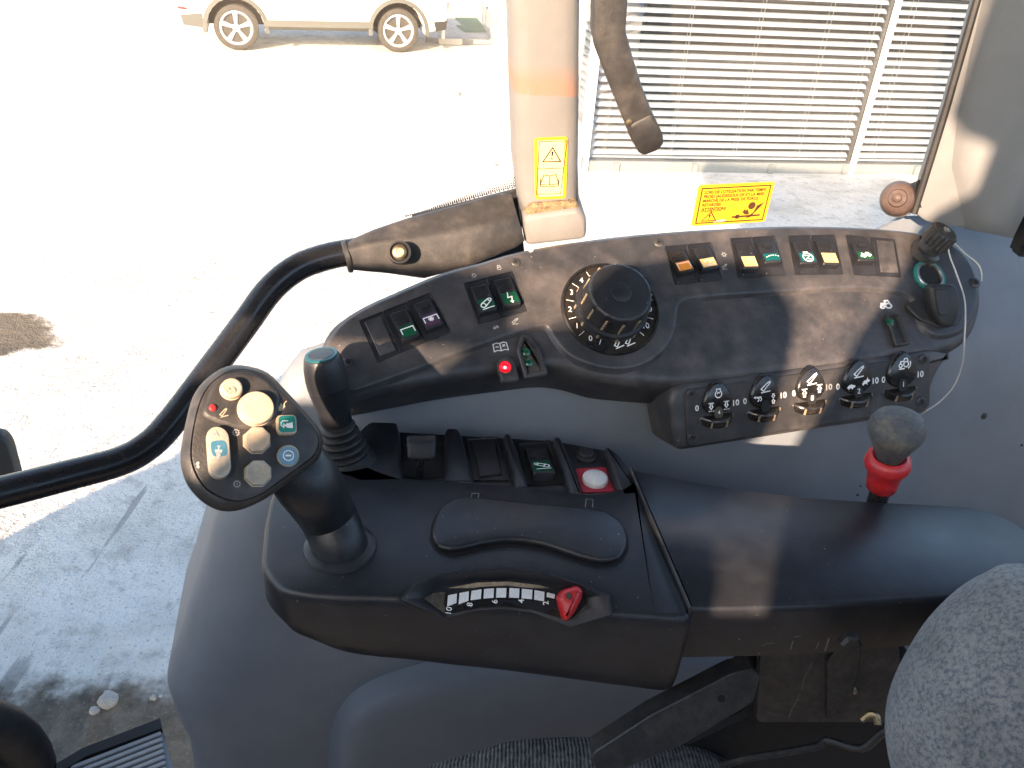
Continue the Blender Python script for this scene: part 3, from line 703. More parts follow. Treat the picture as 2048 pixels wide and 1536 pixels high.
# -- rockers
def quadframe(pl, q, h):
    P = [pl.on(x, y, h) for x, y in q]; tl, tr, br, bl = P
    o = (tl+tr+br+bl)/4; ey = ((tl+tr)-(bl+br)); L = ey.length/2; ey.normalize(); ex = ey.cross(pl.n).normalized(); Wd = ((tr-tl).dot(ex)+(br-bl).dot(ex))/2
    return o-pl.n*h, ex, ey, Wd, L
def bezel(pl, q, parent, name='switch_bezel', m='black_plastic', floor=.0002, r=.001, rim=.0010):
    return prism(name, pl, roundp(px(pl, q), r, 2), [(0, -.001), (0, rim), (.0009, rim), (.0014, floor)], m, parent, smooth=30)
def rocker(pl, q, parent, lens=None, sym=None, symsize=.0, lens_f=.46, ribs=4, flip=False, m='black_plastic', hmax=.0085, slot=False, smat='print_white', rot=0, symw=.17):
    o, ex, ey, Wd, L = quadframe(pl, q, .006); n = pl.n
    l = L/2; w2 = Wd/2
    pr = [(l, -.001), (l, .0028), (l-.0012, .0042), (.05*l, .0058), (-l+.0016, hmax), (-l+.0002, hmax-.0012), (-l-.0012, -.001)]
    if flip: pr = [(l, -.001), (l+.0002, hmax-.0012), (l-.0016, hmax), (.1*l, .0062), (-l+.0014, .0052), (-l, .0040), (-l-.0005, -.001)]
    rg = [[o+ex*s+ey*(a*k+(1-k)*0)+n*(b*k2) for a, b in pr] for s, k, k2 in ((-w2, .97, .93), (-w2+.0012, 1, 1), (w2-.0012, 1, 1), (w2, .97, .93))]
    r_ = loft('rocker_switch', rg, m, parent, smooth=30)
    def top(v):                                              # height of the rocker face at v
        pts = sorted([p for p in pr if p[1] > 0]); 
        for a, b in zip(pts, pts[1:]):
            if a[0] <= v <= b[0] and b[0] > a[0]: return a[1]+(b[1]-a[1])*(v-a[0])/(b[0]-a[0])
        return pts[0][1]
    if slot:
        v = .55*l; boxm('latch', o+ey*v+n*(top(v)+.0010), ex*w2*.55, ey*l*.16, n*.0016, 'black_plastic', r_, .0008)
    else:
        for k in range(ribs):
            v = l*(.80-.19*k); boxm('grip_rib', o+ey*v+n*(top(v)+.0003), ex*w2*.72, ey*l*.035, n*.0006, 'rubber', r_, .0003)
    if lens:
        v0, v1 = -l+.0024, -l+L*lens_f
        a0, a1 = top(v0)+.0003, top(v1)+.0003
        c = [o+ex*s*w2*.84+ey*v+n*a for s, v, a in ((-1, v0, a0), (1, v0, a0), (1, v1, a1), (-1, v1, a1))]
        loft('lens', [[p-n*.0012 for p in c], c], lens, r_, smooth=20)
    if sym:
        v = -l+L*lens_f*.5+.0012; up_ = (ey*1.0).normalized(); nn = n
        sl_ = (top(v+.002)-top(v-.002))/.004; up_ = (ey+n*sl_).normalized()
        e1 = ex*math.cos(rad(rot))+up_*math.sin(rad(rot)); e2 = up_*math.cos(rad(rot))-ex*math.sin(rad(rot))
        mark('legend', SYM[sym], (o+ey*v+n*(top(v)+.0010), e1, e2), symsize or w2*.74, smat, r_, symw)
    return r_
def blank(pl, q, parent):
    prism('blank_plate', pl, roundp(px(pl, q), .0008, 2), [(0, -.001), (0, .0008), (.0006, .0014)], 'console_plastic', parent)
def cell(q, a, b):
    """part of a quad between fractions a and b from left to right"""
    tl, tr, br, bl = q; f = lambda p, r, t: (p[0]+(r[0]-p[0])*t, p[1]+(r[1]-p[1])*t)
    return [f(tl, tr, a), f(tl, tr, b), f(bl, br, b), f(bl, br, a)]
QA = [(717, 642), (860, 585), (902, 664), (755, 725)]
for a, b in ((0, .335), (.345, .66), (.67, 1)): bezel(PB, cell(QA, a, b), con)
blank(PB, [(729, 645), (762, 633), (792, 701), (760, 713)], con)
rocker(PB, [(779, 626), (812, 614), (839, 672), (807, 685)], con, 'lens_green', 'bracket', rot=0)
rocker(PB, [(827, 606), (859, 594), (886, 649), (853, 662)], con, 'lens_purple', 'bracket_star', lens_f=.5, slot=True)
QB = [(927, 567), (1023, 543), (1053, 623), (957, 649)]
for a, b in ((0, .49), (.5, 1)): bezel(PB, cell(QB, a, b), con)
rocker(PB, [(941, 573), (974, 563), (994, 619), (961, 629)], con, 'lens_green', 'hitch', ribs=5)
rocker(PB, [(988, 559), (1021, 550), (1042, 608), (1008, 617)], con, 'lens_green', 'bolt', ribs=5)
QC = [(1329, 493), (1421, 485), (1445, 560), (1350, 570)]
for a, b in ((0, .49), (.5, 1)): bezel(PB, cell(QC, a, b), con)
rocker(PB, [(1337, 500), (1369, 496), (1389, 544), (1356, 548)], con, 'lens_orange', 'bracket', symw=.12, m='gloss_black')
rocker(PB, [(1386, 493), (1419, 490), (1438, 537), (1404, 541)], con, 'lens_orange_sunlit', 'wiper', symw=.12)
QD = [(1460, 477), (1549, 472), (1571, 551), (1476, 556)]
for a, b in ((0, .49), (.5, 1)): bezel(PB, cell(QD, a, b), con)
rocker(PB, [(1472, 485), (1502, 482), (1518, 538), (1486, 540)], con, 'lens_orange_sunlit')
rocker(PB, [(1514, 482), (1548, 480), (1563, 525), (1529, 529)], con, 'lens_teal', 'dots', slot=True, lens_f=.42)
QE = [(1576, 472), (1669, 470), (1686, 549), (1590, 550)]
for a, b in ((0, .49), (.5, 1)): bezel(PB, cell(QE, a, b), con)
rocker(PB, [(1587, 480), (1619, 479), (1635, 528), (1600, 530)], con, 'lens_teal', 'engine_z')
rocker(PB, [(1633, 479), (1665, 477), (1678, 530), (1646, 532)], con, 'lens_orange_sunlit')
QF = [(1691, 470), (1789, 479), (1802, 555), (1708, 550)]
for a, b in ((0, .49), (.5, 1)): bezel(PB, cell(QF, a, b), con)
rocker(PB, [(1705, 482), (1738, 482), (1749, 522), (1716, 525)], con, 'lens_green', 'field', slot=True)
blank(PB, [(1752, 481), (1786, 484), (1796, 546), (1761, 545)], con)
# engraved, faded icons on the band
for (x, y, s, k, r) in ((948, 551, 6, 'sun', 10), (998, 535, 6, 'engine', 10), (992, 655, 7, 'field', 10), (1030, 642, 7, 'arm', 0), (1448, 509, 6, 'sun', 0), (1449, 533, 6, 'arm', 0)):
    fr = PB.frame(x, y, r, .0003); mark('engraved_icon', SYM[k], fr, s*fr[3], 'print_faded', con, .2)

# -- rotary dial
o, ex, ey, s = PB.frame(1220, 618, 0, 0)
R0 = 97*s
dial = lathe('rotary_dial', o, PB.n, [(R0, -.001), (R0, .0020), (R0*.975, .0036), (R0*.945, .0038), (R0*.93, .0022), (R0*.62, .0022)], 'gloss_black', con, 64)
lathe('flange', o, PB.n, [(R0*.735, .002), (R0*.735, .0085), (R0*.71, .0105), (R0*.63, .0115), (R0*.6, .0115)], 'black_plastic', dial, 56)
nseg = 96
def knobring(rr, h, fl):
    return [o+PB.n*h+(ex*math.cos(2*math.pi*j/nseg)+ey*math.sin(2*math.pi*j/nseg))*(rr*(1-fl*(1 if (j % 8) == 0 else 0))) for j in range(nseg)]
loft('knob', [knobring(R0*.64, .0115, .03), knobring(R0*.66, .0135, .04), knobring(R0*.64, .030, .04), knobring(R0*.615, .0345, .02), knobring(R0*.59, .0362, 0), knobring(R0*.55, .0368, 0), knobring(R0*.2, .0360, 0)], 'black_plastic', dial, smooth=40)
lathe('knob_cap', o+PB.n*.0355, PB.n, [(R0*.205, -.0005), (R0*.205, .0010), (R0*.19, .0014), (0, .0009)], 'black_plastic', dial, 28)
for k in range(12):
    a = 2*math.pi*k/12; d = ex*math.cos(a)+ey*math.sin(a); t_ = PB.n.cross(d)
    boxm('dust_groove', o+d*R0*.647+PB.n*.0215, d*.0007, t_*.0011, PB.n*.0095, 'dust', dial, .0003)
    boxm('flange_notch', o+d*R0*.737+PB.n*.0052, d*.0006, t_*.0012, PB.n*.0030, 'dust', dial, .0003)
for (x, y, q) in ((1181, 677, '0'), (1154, 652, '1'), (1140, 619, '2'), (1143, 585, '3'), (1163, 561, '4'), (1301, 619, '9'), (1291, 652, '10'), (1299, 587, '8')):
    fr = PB.frame(x, y, 4 if x > 1200 else -4, .0026); text('numeral', q, fr, 16*fr[3], 'print_white', dial, .0)
for (x, y) in ((1177, 550), (1151, 571), (1140, 601), (1145, 636), (1163, 667), (1201, 682), (1282, 666), (1299, 636), (1299, 601)):
    p = PB.on(x, y, .0026); d = (p-o-PB.n*.0026).normalized(); t_ = PB.n.cross(d); fr = (p, d, t_)
    mark('tick', [[(-1, 0), (1, 0)]], fr, 7.5*s, 'print_white', dial, .15)
for (x, y) in ((1236, 685), (1258, 680)):
    fr = PB.frame(x, y, 18, .0026); mark('lift_icon', SYM['arm'], fr, 10*fr[3], 'print_white', dial, .2)

# -- lamps in the recess
PCr = PC
hs = roundp(px(PCr, [(994, 740), (995, 722), (1004, 714), (1016, 714), (1026, 722), (1038, 764), (1003, 768)]), .003, 3)
wl = prism('warning_lamp', PCr, hs, [(0, -.001), (0, .004), (.0012, .0055)], 'console_plastic', con)
lathe('lamp_seat', PCr.on(1009, 734, .0055), PCr.n, [(.0075, -.001), (.0075, .001), (.006, .0012), (.0056, -.0004)], 'dusty_plastic', wl, 24)
lathe('lamp_dome', PCr.on(1010, 735, .0052), PCr.n, [(.0056, 0), (.0054, .0018), (.004, .0036), (.0018, .0043), (0, .0044)], 'red_lamp', wl, 20)
lathe('filament', PCr.on(1010, 735, .0096), PCr.n, [(.0016, 0), (.0010, .0006), (0, .0007)], 'red_lamp_core', wl, 12)
fr = PCr.frame(1001, 694, 8, .0004); mark('book_icon', SYM['book'], fr, 13.5*fr[3], 'print_white', con, .13, 1.05)
hs = roundp(px(PCr, [(1041, 672), (1058, 676), (1078, 698), (1094, 751), (1048, 760), (1031, 703)]), .002, 3)
gl_ = prism('lamp_bay', PCr, hs, [(0, -.001), (0, .0045), (.0012, .0055), (.0035, .0055), (.0050, .0018)], 'console_plastic', con)
hs2 = inset(ccw(hs), .0052); prism('bay_floor', PCr, hs2, [(0, 0), (0, .0021)], 'dusty_plastic', gl_)
for (x, y) in ((1052, 705), (1058, 726)): lathe('green_lamp', PCr.on(x, y, .002), PCr.n, [(.0044, 0), (.0042, .0012), (.0026, .0024), (0, .0028)], 'lens_green', gl_, 18)
# slot lamp right
hs = roundp(px(PCr, [(1766, 634), (1782, 627), (1794, 634), (1818, 690), (1786, 696)]), .003, 3)
sl2 = prism('slot_lamp', PCr, hs, [(0, -.001), (0, .0045), (.001, .0054), (.0025, .0054), (.0042, .0012)], 'worn_plastic', con)
lathe('green_lamp', PCr.on(1778, 645, .002), PCr.n, [(.0050, 0), (.005, .002), (.003, .0034), (0, .0038)], 'lens_green', sl2, 18)
fr = PCr.frame(1771, 610, 5, .0004); mark('tractor_icon', SYM['tractor'], fr, 9*fr[3], 'print_white', con, .3, 1.3)

# -- thumbwheels
def egg(n=26):
    r = []
    for i in range(n):
        a = 2*math.pi*i/n; x, y = math.cos(a), math.sin(a)
        r.append((x*(1-.30*max(0, y)**1.3), y*(1.22 if y > 0 else .75)))
    return r
syms = [('engine', (('down_dash', -.5, -.12), ('down_dash', .52, -.12))), ('arm', (('spring', -.5, -.1), ('updown', .5, -.1))), ('arm', (('up_bar', -.5, -.1), ('up_bar', .5, .05))), ('arm', (('turtle', -.5, -.15), ('rabbit', .5, .05))), ('tractor_road', ())]
wn = ['', '', '8', '2', '1']
for i, (x, y) in enumerate(((1433, 805), (1527, 792), (1619, 777), (1712, 763), (1801, 749))):
    o, ex, ey, s = PFp.frame(x, y, 8, 0); n = PFp.n
    def eggring(k, h): return [o+ex*(a*29*s*k)+ey*(b*31*s*k+2*s)+n*h for a, b in egg()]
    tw = loft('thumbwheel', [eggring(1.05, -.001), eggring(1.03, .0012), eggring(.95, .0036), eggring(.90, .0040)], 'gloss_black', con, smooth=40)
    c = o-ey*(24*s)-n*(17*s); r_ = 39*s; ax = (ey*.90+n*.43).normalized()
    # the wheel itself, its rim standing proud of the plate
    rw = r_*.94; prof = [(rw*.2, -.0046), (rw*.93, -.0046), (rw, -.0030), (rw*1.02, 0), (rw, .0030), (rw*.93, .0046), (rw*.2, .0046)]
    lathe('wheel_rim', c, ax, prof, 'gloss_black', tw, 40)
    for a in (-62, -25, 18, 60):
        d = (n*math.cos(rad(a))+ex*math.sin(rad(a))); d = (d-ax*d.dot(ax)).normalized(); t_ = ax.cross(d)
        boxm('dust_rib', c+d*rw*1.0, d*.0010, t_*.0010, ax*.0034, 'dust', tw, .0003)
    prism('wheel_slot', PFp, [tuple(V(PFp.uv(x, y))+V(q)) for q in [((a*37*s), (b*11*s-34*s)) for a, b in [(math.cos(2*math.pi*k/24), math.sin(2*math.pi*k/24)) for k in range(24)]]], [(0, -.001), (0, .0003)], 'worn_plastic', tw)
    mn, sides = syms[i]
    mark('main_icon', SYM[mn], (o+ey*19*s+n*.0043, ex, ey), 10.5*s, 'print_white', tw, .2)
    for (k, a, b) in sides: mark('side_icon', SYM[k], (o+ex*a*30*s+ey*(b*30*s-2*s)+n*.0043, ex, ey), 9*s, 'print_white', tw, .2)
    # pointer window
    loft('pointer_window', [[o+ex*(9*s*math.cos(t))+ey*(12*s*math.sin(t)-18*s)+n*h for t in [math.pi*2*k/20 for k in range(20)]] for h in (.0038, .0046)], 'matte_black' if i else 'dusty_plastic', tw)
    if wn[i]: text('wheel_numeral', wn[i], (o-ey*16*s+n*.0049, ex, ey), 13*s, 'print_white', tw)
    elif i == 0: text('wheel_numeral', '4', (o-ey*17*s+n*.0049, ex, ey), 10*s, 'print_white', tw)
for (x, y, q) in ((1394, 817, '0'), (1471, 806, '10'), (1490, 803, '0'), (1566, 791, '10'), (1588, 787, '0'), (1657, 775, '10'), (1676, 774, '0'), (1750, 762, '10'), (1767, 760, '0'), (1840, 749, '10')):
    fr = PFp.frame(x, y, 9, .0003); text('numeral', q, fr, 15*fr[3], 'print_white' if q != '10' or x != 1657 else 'print_faded', con, .02)

# -- power sockets at the right end
o, ex, ey, s = PB.frame(1857, 553, 0, 0)
sk = lathe('power_socket', o, PB.n, [(30*s, -.001), (30*s, .0025), (28*s, .0034), (24*s, .0034), (22*s, .002), (21.5*s, -.012)], 'button_teal', con, 36, cap=(False, False))
lathe('steel_sleeve', o, PB.n, [(26.5*s, .0030), (25*s, .0040), (22*s, .0040), (20.5*s, .002), (20*s, -.02), (0, -.02)], 'steel', sk, 36, cap=(False, False))
lathe('socket_bore', o, PB.n, [(20.2*s, .0012), (0, .0010)], 'matte_black', sk, 30, cap=(False, False))
fo = PB.frame(1872, 630, 0, 0)
pk = roundp([(a, b) for a, b in px(PB, [(1808, 612), (1830, 600), (1860, 606), (1905, 620), (1925, 634), (1918, 650), (1880, 656), (1836, 640)])], .004, 3)
hp = prism('cap_hinge_plate', PB, pk, [(0, -.001), (0, .0016), (.001, .0024)], 'worn_plastic', con)
PBt = Plane(PB.on(1880, 640, .004), (PB.n+PB.v*-.55).normalized())
q = roundp(px(PBt, [(1852, 568), (1908, 568), (1914, 600), (1908, 640), (1894, 656), (1872, 652), (1856, 620)]), .008, 4)
cp = prism('socket_cap', PBt, q, [(0, -.004), (0, .0035), (.0015, .006), (.004, .0072)], 'rubber', con)
q2 = roundp(px(PBt, [(1868, 578), (1894, 578), (1898, 630), (1876, 632)], .0072), .004, 3)
prism('cap_ridge', PBt, q2, [(0, .006), (0, .0084), (.0012, .0094)], 'rubber', cp)
# fluted screw cap with a tether
b0 = PB.on(1848, 506); ax = (PB.n*.86+T*.20+PB.v*.28).normalized()
fc = lathe('screw_socket', b0, ax, [(.0165, -.004), (.0165, .004), (.0125, .006), (.0125, .014)], 'worn_plastic', con, 28)
rings = []
for h, k in ((.014, .95), (.0155, 1), (.030, 1), (.032, .93), (.033, .8)):
    e1 = ax.cross(V((0, 0, 1))).normalized(); e2 = ax.cross(e1)
    rings.append([b0+ax*h+(e1*math.cos(2*math.pi*j/72)+e2*math.sin(2*math.pi*j/72))*(.0158*k*(1-.08*(1 if j % 4 < 2 and h < .031 else 0))) for j in range(72)])
loft('fluted_cap', rings, 'worn_plastic', fc, smooth=25)
lathe('cap_eye', b0+ax*.033, ax, [(.0042, -.0005), (.0042, .0018), (.0030, .0026), (.0016, .0022), (.0014, .0008), (0, .0008)], 'steel', fc, 18)
tip = b0+ax*.0355
ct = empty('tether_cord', PB.on(1900, 700), 'thin white cord hanging from the fluted cap across the console end', 'cord')
pts = [tip, PB.on(1898, 505, .02), PB.on(1914, 550, .018), PB.on(1930, 605, .016), PB.on(1929, 680, .02), PW.on(1924, 729, .05), PW.on(1908, 771, .045), PW.on(1882, 801, .045), PW.on(1852, 822, .05), PW.on(1826, 838, .03)]
tube('cord', pts, .0008, 'cord', ct, seg=7, sm=6)
pts = [b0+ax*.02+T*.016, PB.on(1930, 507, .006), PB.on(1955, 527, .003), PB.on(1963, 545, .001), PB.on(1963, 562, -.004)]
tube('cord', pts, .0009, 'cord', ct, seg=7, sm=6)

# ================================================================== WINDOW PILLAR, GLASS, REAR PILLAR
# glazing
gu = PG.uv(1100, 300)[0]
gv0, gv1 = -1.5, .75
prism('front_window', PG, [(-1.9, gv0), (gu, gv0), (gu, gv1), (-1.9, gv1)], [(0, -.004), (0, 0)], 'cab_glass', None, label='large clear side window left of the beige pillar', cat='window')
g2 = PG.uv(1960, 300)[0]
rearw = prism('rear_window', PG, [(gu+.002, -.30), (g2, -.30), (g2, gv1), (gu+.002, gv1)], [(0, -.004), (0, 0)], 'cab_glass', None, label='clear side window between beige pillar and grey rear pillar', cat='window')
# printed dot border of the front window glass
dots = []
def strip(p0, p1, w0, w1, rows, stepx):
    a, b = V(p0), V(p1); d = (b-a); L = d.length; d.normalize(); nn = V((-d.y, d.x))
    k = 0
    while k*stepx < L:
        t = k*stepx/L
        for r_ in range(rows):
            f = (r_+(.5 if k % 2 else 0))/rows
            q = a+d*(k*stepx)+nn*((w0+(w1-w0)*t)*f)
            dots.append((q.x, q.y, (1-.75*f)*2.9))
        k += 1
strip((1024, -30), (1037, 382), 13, 15, 5, 3.4)
strip((1034, 372), (808, 430), 4, 18, 4, 4.4) if False else strip((812, 432), (1036, 372), 2, -22, 5, 4.4)
vs, fs = [], []
for (x, y, r_) in dots:
    o, ex, ey, s = PG.frame(x, y, 0, .001); k = len(vs)
    for j in range(6): vs.append(o+(ex*math.cos(j*math.pi/3)+ey*math.sin(j*math.pi/3))*r_*s*.72)
    fs.append(tuple(range(k, k+6)))
mesh('dot_border', vs, fs, 'print_black', None, smooth=0, recalc=False, label='black printed dot border of the window glass beside the pillar', cat='dot border', kind='stuff')
prism('window_seal', PG, px(PG, [(824, 434), (1036, 380), (1050, 520), (1000, 560), (900, 560)]), [(0, -.006), (0, .002)], 'rubber', None, label='black rubber window seal behind the rail sleeve', cat='seal')

# pillar
def ext(pl, x0, x1, ztop):
    """carry an edge that leaves the frame (x0 at y 0, x1 at y -140) on up to a height"""
    a, b = V(pl.uv(x0, 0)), V(pl.uv(x1, -140)); za, zb = pl.w(*a).z, pl.w(*b).z
    return tuple(a+(b-a)*((ztop-za)/(zb-za)))
ZRF = CAMP.z+.69
rusty_pillar(PP.on(1100, 182).z+.008)
pil = empty('window_pillar', PP.on(1110, 488), 'beige cab pillar with rusty band and yellow warning sticker', 'pillar')
po = [ext(PP, 1022, 1019, ZRF)]+px(PP, [(1022, 0), (1034, 360), (1040, 405), (1043, 440), (1162, 420), (1160, 340), (1162, 200), (1164, 0)])+[ext(PP, 1164, 1167, ZRF)]
prism('post', PP, po, [(0, -.07), (0, -.016), (.003, -.006), (.009, -.001), (.018, .001)], 'pillar_rusty', pil, smooth=60)
fo_ = roundp(px(PP, [(1046, 433), (1158, 417), (1174, 436), (1174, 479), (1050, 493)], .012), .009, 4)
prism('pillar_foot', PP, fo_, [(0, -.06), (0, .006), (.001, .010), (.0028, .0128), (.005, .014)], 'pillar_trim', pil, smooth=60)
fm = roundp(px(PP, [(1048, 424), (1062, 405), (1152, 399), (1160, 418), (1110, 424), (1056, 436)], .002), .004, 3)
prism('foam_strip', PP, fm, [(0, -.004), (0, .004), (.003, .008)], 'foam', pil)
sq = [(1068, 276), (1136, 273), (1132, 397), (1070, 399)]
stk = prism('warning_sticker', PP, roundp(px(PP, sq, .0015), .005, 4), [(0, .0), (0, .0016)], 'yellow', pil)
prism('sticker_field', PP, px(PP, [(1075, 281), (1129, 279), (1126, 392), (1077, 394)], .0017), [(0, .0012), (0, .0018)], 'yellow_sunlit', stk)
fr = PP.frame(1102, 336, 0, .002); s = fr[3]
def pbox(pts): return [((x-1102), -(y-336)) for x, y in pts]
def pmark(nm, lines, wd, m='print_black'):
    mark(nm, lines, fr, s, m, stk, wd)
pmark('border_line', [pbox([(1075, 281), (1129, 279), (1126, 392), (1077, 394), (1075, 281)]), pbox([(1076, 338), (1127, 336)])], 1.6)
pmark('warning_triangle', [pbox([(1102, 293), (1120, 322), (1085, 323), (1102, 293)]), ['fill', pbox([(1100, 301), (1105, 301), (1103, 312), (1101, 312)])], ['fill', pbox([(1100, 315), (1104, 315), (1104, 318), (1100, 318)])]], 2.4)
pmark('manual_icon', [pbox([(1083, 372), (1089, 351), (1101, 353), (1113, 350), (1120, 370), (1102, 373), (1083, 372)]), pbox([(1101, 353), (1102, 373)]), pbox([(1083, 358), (1083, 376), (1102, 377), (1120, 375), (1120, 356)])], 1.8)

# warning sticker on the glass
stw = empty('glass_sticker', PG.on(1460, 450), 'yellow warning sticker with French text and black pictogram on window glass', 'sticker')
SQ = [(1398, 371), (1551, 364), (1530, 444), (1383, 453)]
prism('label_sheet', PG, roundp(px(PG, SQ, .002), .004, 4), [(0, .0005), (0, .0012)], 'yellow', stw)
o, ex, ey, s = PG.frame(1466, 408, 3, .0015)
# the sticker leans with the glass: work in its own sheared frame
tl, tr, br, bl = [PG.on(x, y, .0015) for x, y in SQ]
EX = ((tr-tl)+(br-bl))/2; EY = ((tl-bl)+(tr-br))/2; ctr = (tl+tr+br+bl)/4
SX, SY = EX/100, EY/54                                      # label is 100 x 54 units
exn = EX.normalized(); eyn = (EY-exn*EY.dot(exn)).normalized(); shr = EY.dot(exn)/EY.dot(eyn)
def lab(nm, lines, wd, m='print_black'):
    vs, fs = ribbon_geo(lines, wd)
    mesh(nm, [ctr+SX*(a-50)+SY*(b-27)+PG.n*.0003 for a, b in vs], fs, m, stw, smooth=0, recalc=False)
lab('border_line', [[(5, 4), (95, 4), (95, 50), (5, 50), (5, 4)]], 1.5)
def ltext(q, a, b, size, bold=.0, sx=1.0):
    vs, fs = glyphs(q, bold); w_ = max(v[0] for v in vs)-min(v[0] for v in vs); x0 = min(v[0] for v in vs)
    mesh('text_line', [ctr+SX*(a-50+(v[0]-x0)*size*sx)+SY*(b-27+v[1]*size)+PG.n*.0003 for v in vs], fs, 'print_black', stw, smooth=0, recalc=False)
ltext("LORS DE L'UTILISATION PAR TEMPS", 9, 44.5, 5.4, .03, .94)
ltext("FROID (AUDESSOUS DE 0°) LA MISE", 9, 39, 5.4, .03, .94)
ltext("MARCHE DE LA PRISE DE FORCE", 9, 33.5, 5.4, .03, .94)
ltext("RETARDÉE!", 9, 28, 5.4, .03, .94)
ltext("ATTENTION!", 9, 22, 5.8, .035, .95)
lab('underline', [[(9, 19.4), (36, 19.4)]], .7)
lab('warning_triangle', [[(12, 6.5), (31, 6.5), (23, 18), (12, 6.5)], ['fill', [(20.6, 14.6), (23.6, 14.6), (22.2, 10.6), (21, 10.6)]], ['fill', circ(21.0, 8.8, .9, 8)[:-1]]], 1.5)
lab('pictogram', [['fill', [(52, 8.5), (90, 9.5), (90, 12), (52, 11)]], ['fill', [(57, 7), (62, 7.2), (62, 13), (57, 12.8)]], ['fill', [(70, 7), (77, 8.5), (88, 22), (92, 28), (83, 24), (80, 15)]], ['fill', [(72, 12), (75, 13), (71, 20), (69, 18), (67, 20), (66, 17), (64, 17), (68, 13)]]], 1, 'print_brown')
lab('pictogram_head', [['fill', circ(76, 24, 5, 16)[:-1]]], 1, 'print_brown')
lab('worn_spot', [['fill', [(28, 3), (44, 4), (45, 7), (38, 7.5), (30, 5.5)]]], 1, 'sticker_wear')

# rear pillar
rp = empty('rear_pillar', PR.on(1930, 460), 'wide grey rear cab pillar panel on the right edge', 'pillar')
q = [ext(PR, 1954, 1994, ZRF)]+px(PR, [(1954, 0), (1890, 225), (1826, 428), (1850, 446), (1884, 455), (2015, 466), (2060, 370), (2110, 200)])+[ext(PR, 2150, 2185, ZRF)]
prism('panel', PR, roundp(q, .004, 2), [(0, -.05), (0, -.008), (.002, -.002), (.006, 0)], 'rear_trim', rp, smooth=40)
prism('inner_facet', PR, [ext(PR, 1990, 2022, ZRF)]+px(PR, [(1990, 0), (1962, 110), (1936, 240), (1925, 330), (1950, 440), (2012, 452), (2050, 372), (2104, 200)])+[ext(PR, 2140, 2172, ZRF)], [(-.012, -.002), (-.004, .006), (.004, .011), (.014, .013)], 'rear_trim', rp, smooth=60)
tube('edge_seal', [PR.w(*ext(PR, 1954, 1994, ZRF), .002), PR.on(1954, 0, .002), PR.on(1890, 225, .002), PR.on(1828, 426, .002)], .004, 'rubber', rp, seg=8, sm=3)
boxm('clip', PR.on(2062, 470, -.01), V((.012, 0, 0)), V((0, .012, 0)), V((0, 0, .022)), 'matte_black', rp, .004)
PL = Plane(PR.on(1797, 398, .0), nrm(18, -28))
# window latch knob
lt = empty('window_latch', PL.on(1797, 398), 'round bronze window latch knob on the rear pillar edge', 'latch')
o, ex, ey, s = PL.frame(1796, 397, 0, 0)
lathe('knob', o, PL.n, [(36*s, -.014), (38*s, -.012), (38*s, -.006), (35*s, .0), (30*s, .005), (20*s, .008), (18*s, .012), (10*s, .014), (9*s, .018), (5*s, .020), (0, .0205)], 'bronze_plastic', lt, 36)
lathe('washer', o-PL.n*.015, PL.n, [(40*s, -.005), (40*s, .0), (36*s, .001)], 'steel', lt, 36)
tube('arm', [o-PL.n*.022, PR.on(1845, 388, -.01)], [.012, .016], 'matte_black', lt, sm=1)

# hanging window handle
PHL = Plane(at(1250, 150, .80), nrm(-4, 6))
hl = empty('window_lever', PHL.on(1295, 300), 'bent black window lever hanging down in front of the blinds', 'lever')
q = [(1187, 0), (1186, 62), (1192, 98), (1214, 156), (1240, 221), (1266, 286), (1279, 308), (1290, 310), (1316, 300), (1327, 286), (1325, 266), (1305, 224), (1286, 176), (1267, 117), (1253, 66), (1254, 45), (1257, 0)]
prism('bar', PHL, [ext(PHL, 1187, 1188, CAMP.z+.32)]+px(PHL, q)+[ext(PHL, 1257, 1256, CAMP.z+.32)], [(.002, -.022), (0, -.018), (0, -.004), (.0015, -.001), (.004, 0)], 'worn_plastic', hl, smooth=35)
q = [(1258, 250), (1304, 226), (1325, 266), (1327, 286), (1316, 299), (1290, 309), (1280, 307), (1268, 284)]
prism('grip_tip', PHL, roundp(px(PHL, q), .004, 3), [(0, -.001), (.0002, .0012), (.0015, .0020)], 'rubber', hl)
lathe('rivet', PHL.on(1258, 244, .0), PHL.n, [(.0028, 0), (.0028, .0014), (0, .0018)], 'brass', hl, 14)

# ================================================================== GRAB RAIL
rail = empty('grab_rail', at(420, 760, .93), 'bent black tubular grab rail running down to the lower left', 'rail')
rpx = [(-900, 1330), (-560, 1150), (-330, 1066), (-160, 1022), (0, 985), (130, 952), (235, 924), (290, 896), (338, 850), (420, 742), (490, 648), (540, 580), (590, 538), (640, 517), (700, 504), (760, 497)]
tube('bar', [at(x, y, .90+.00008*max(x, -200)) for x, y in rpx], [.0150]*len(rpx), 'rail_paint', rail, seg=20, sm=6)
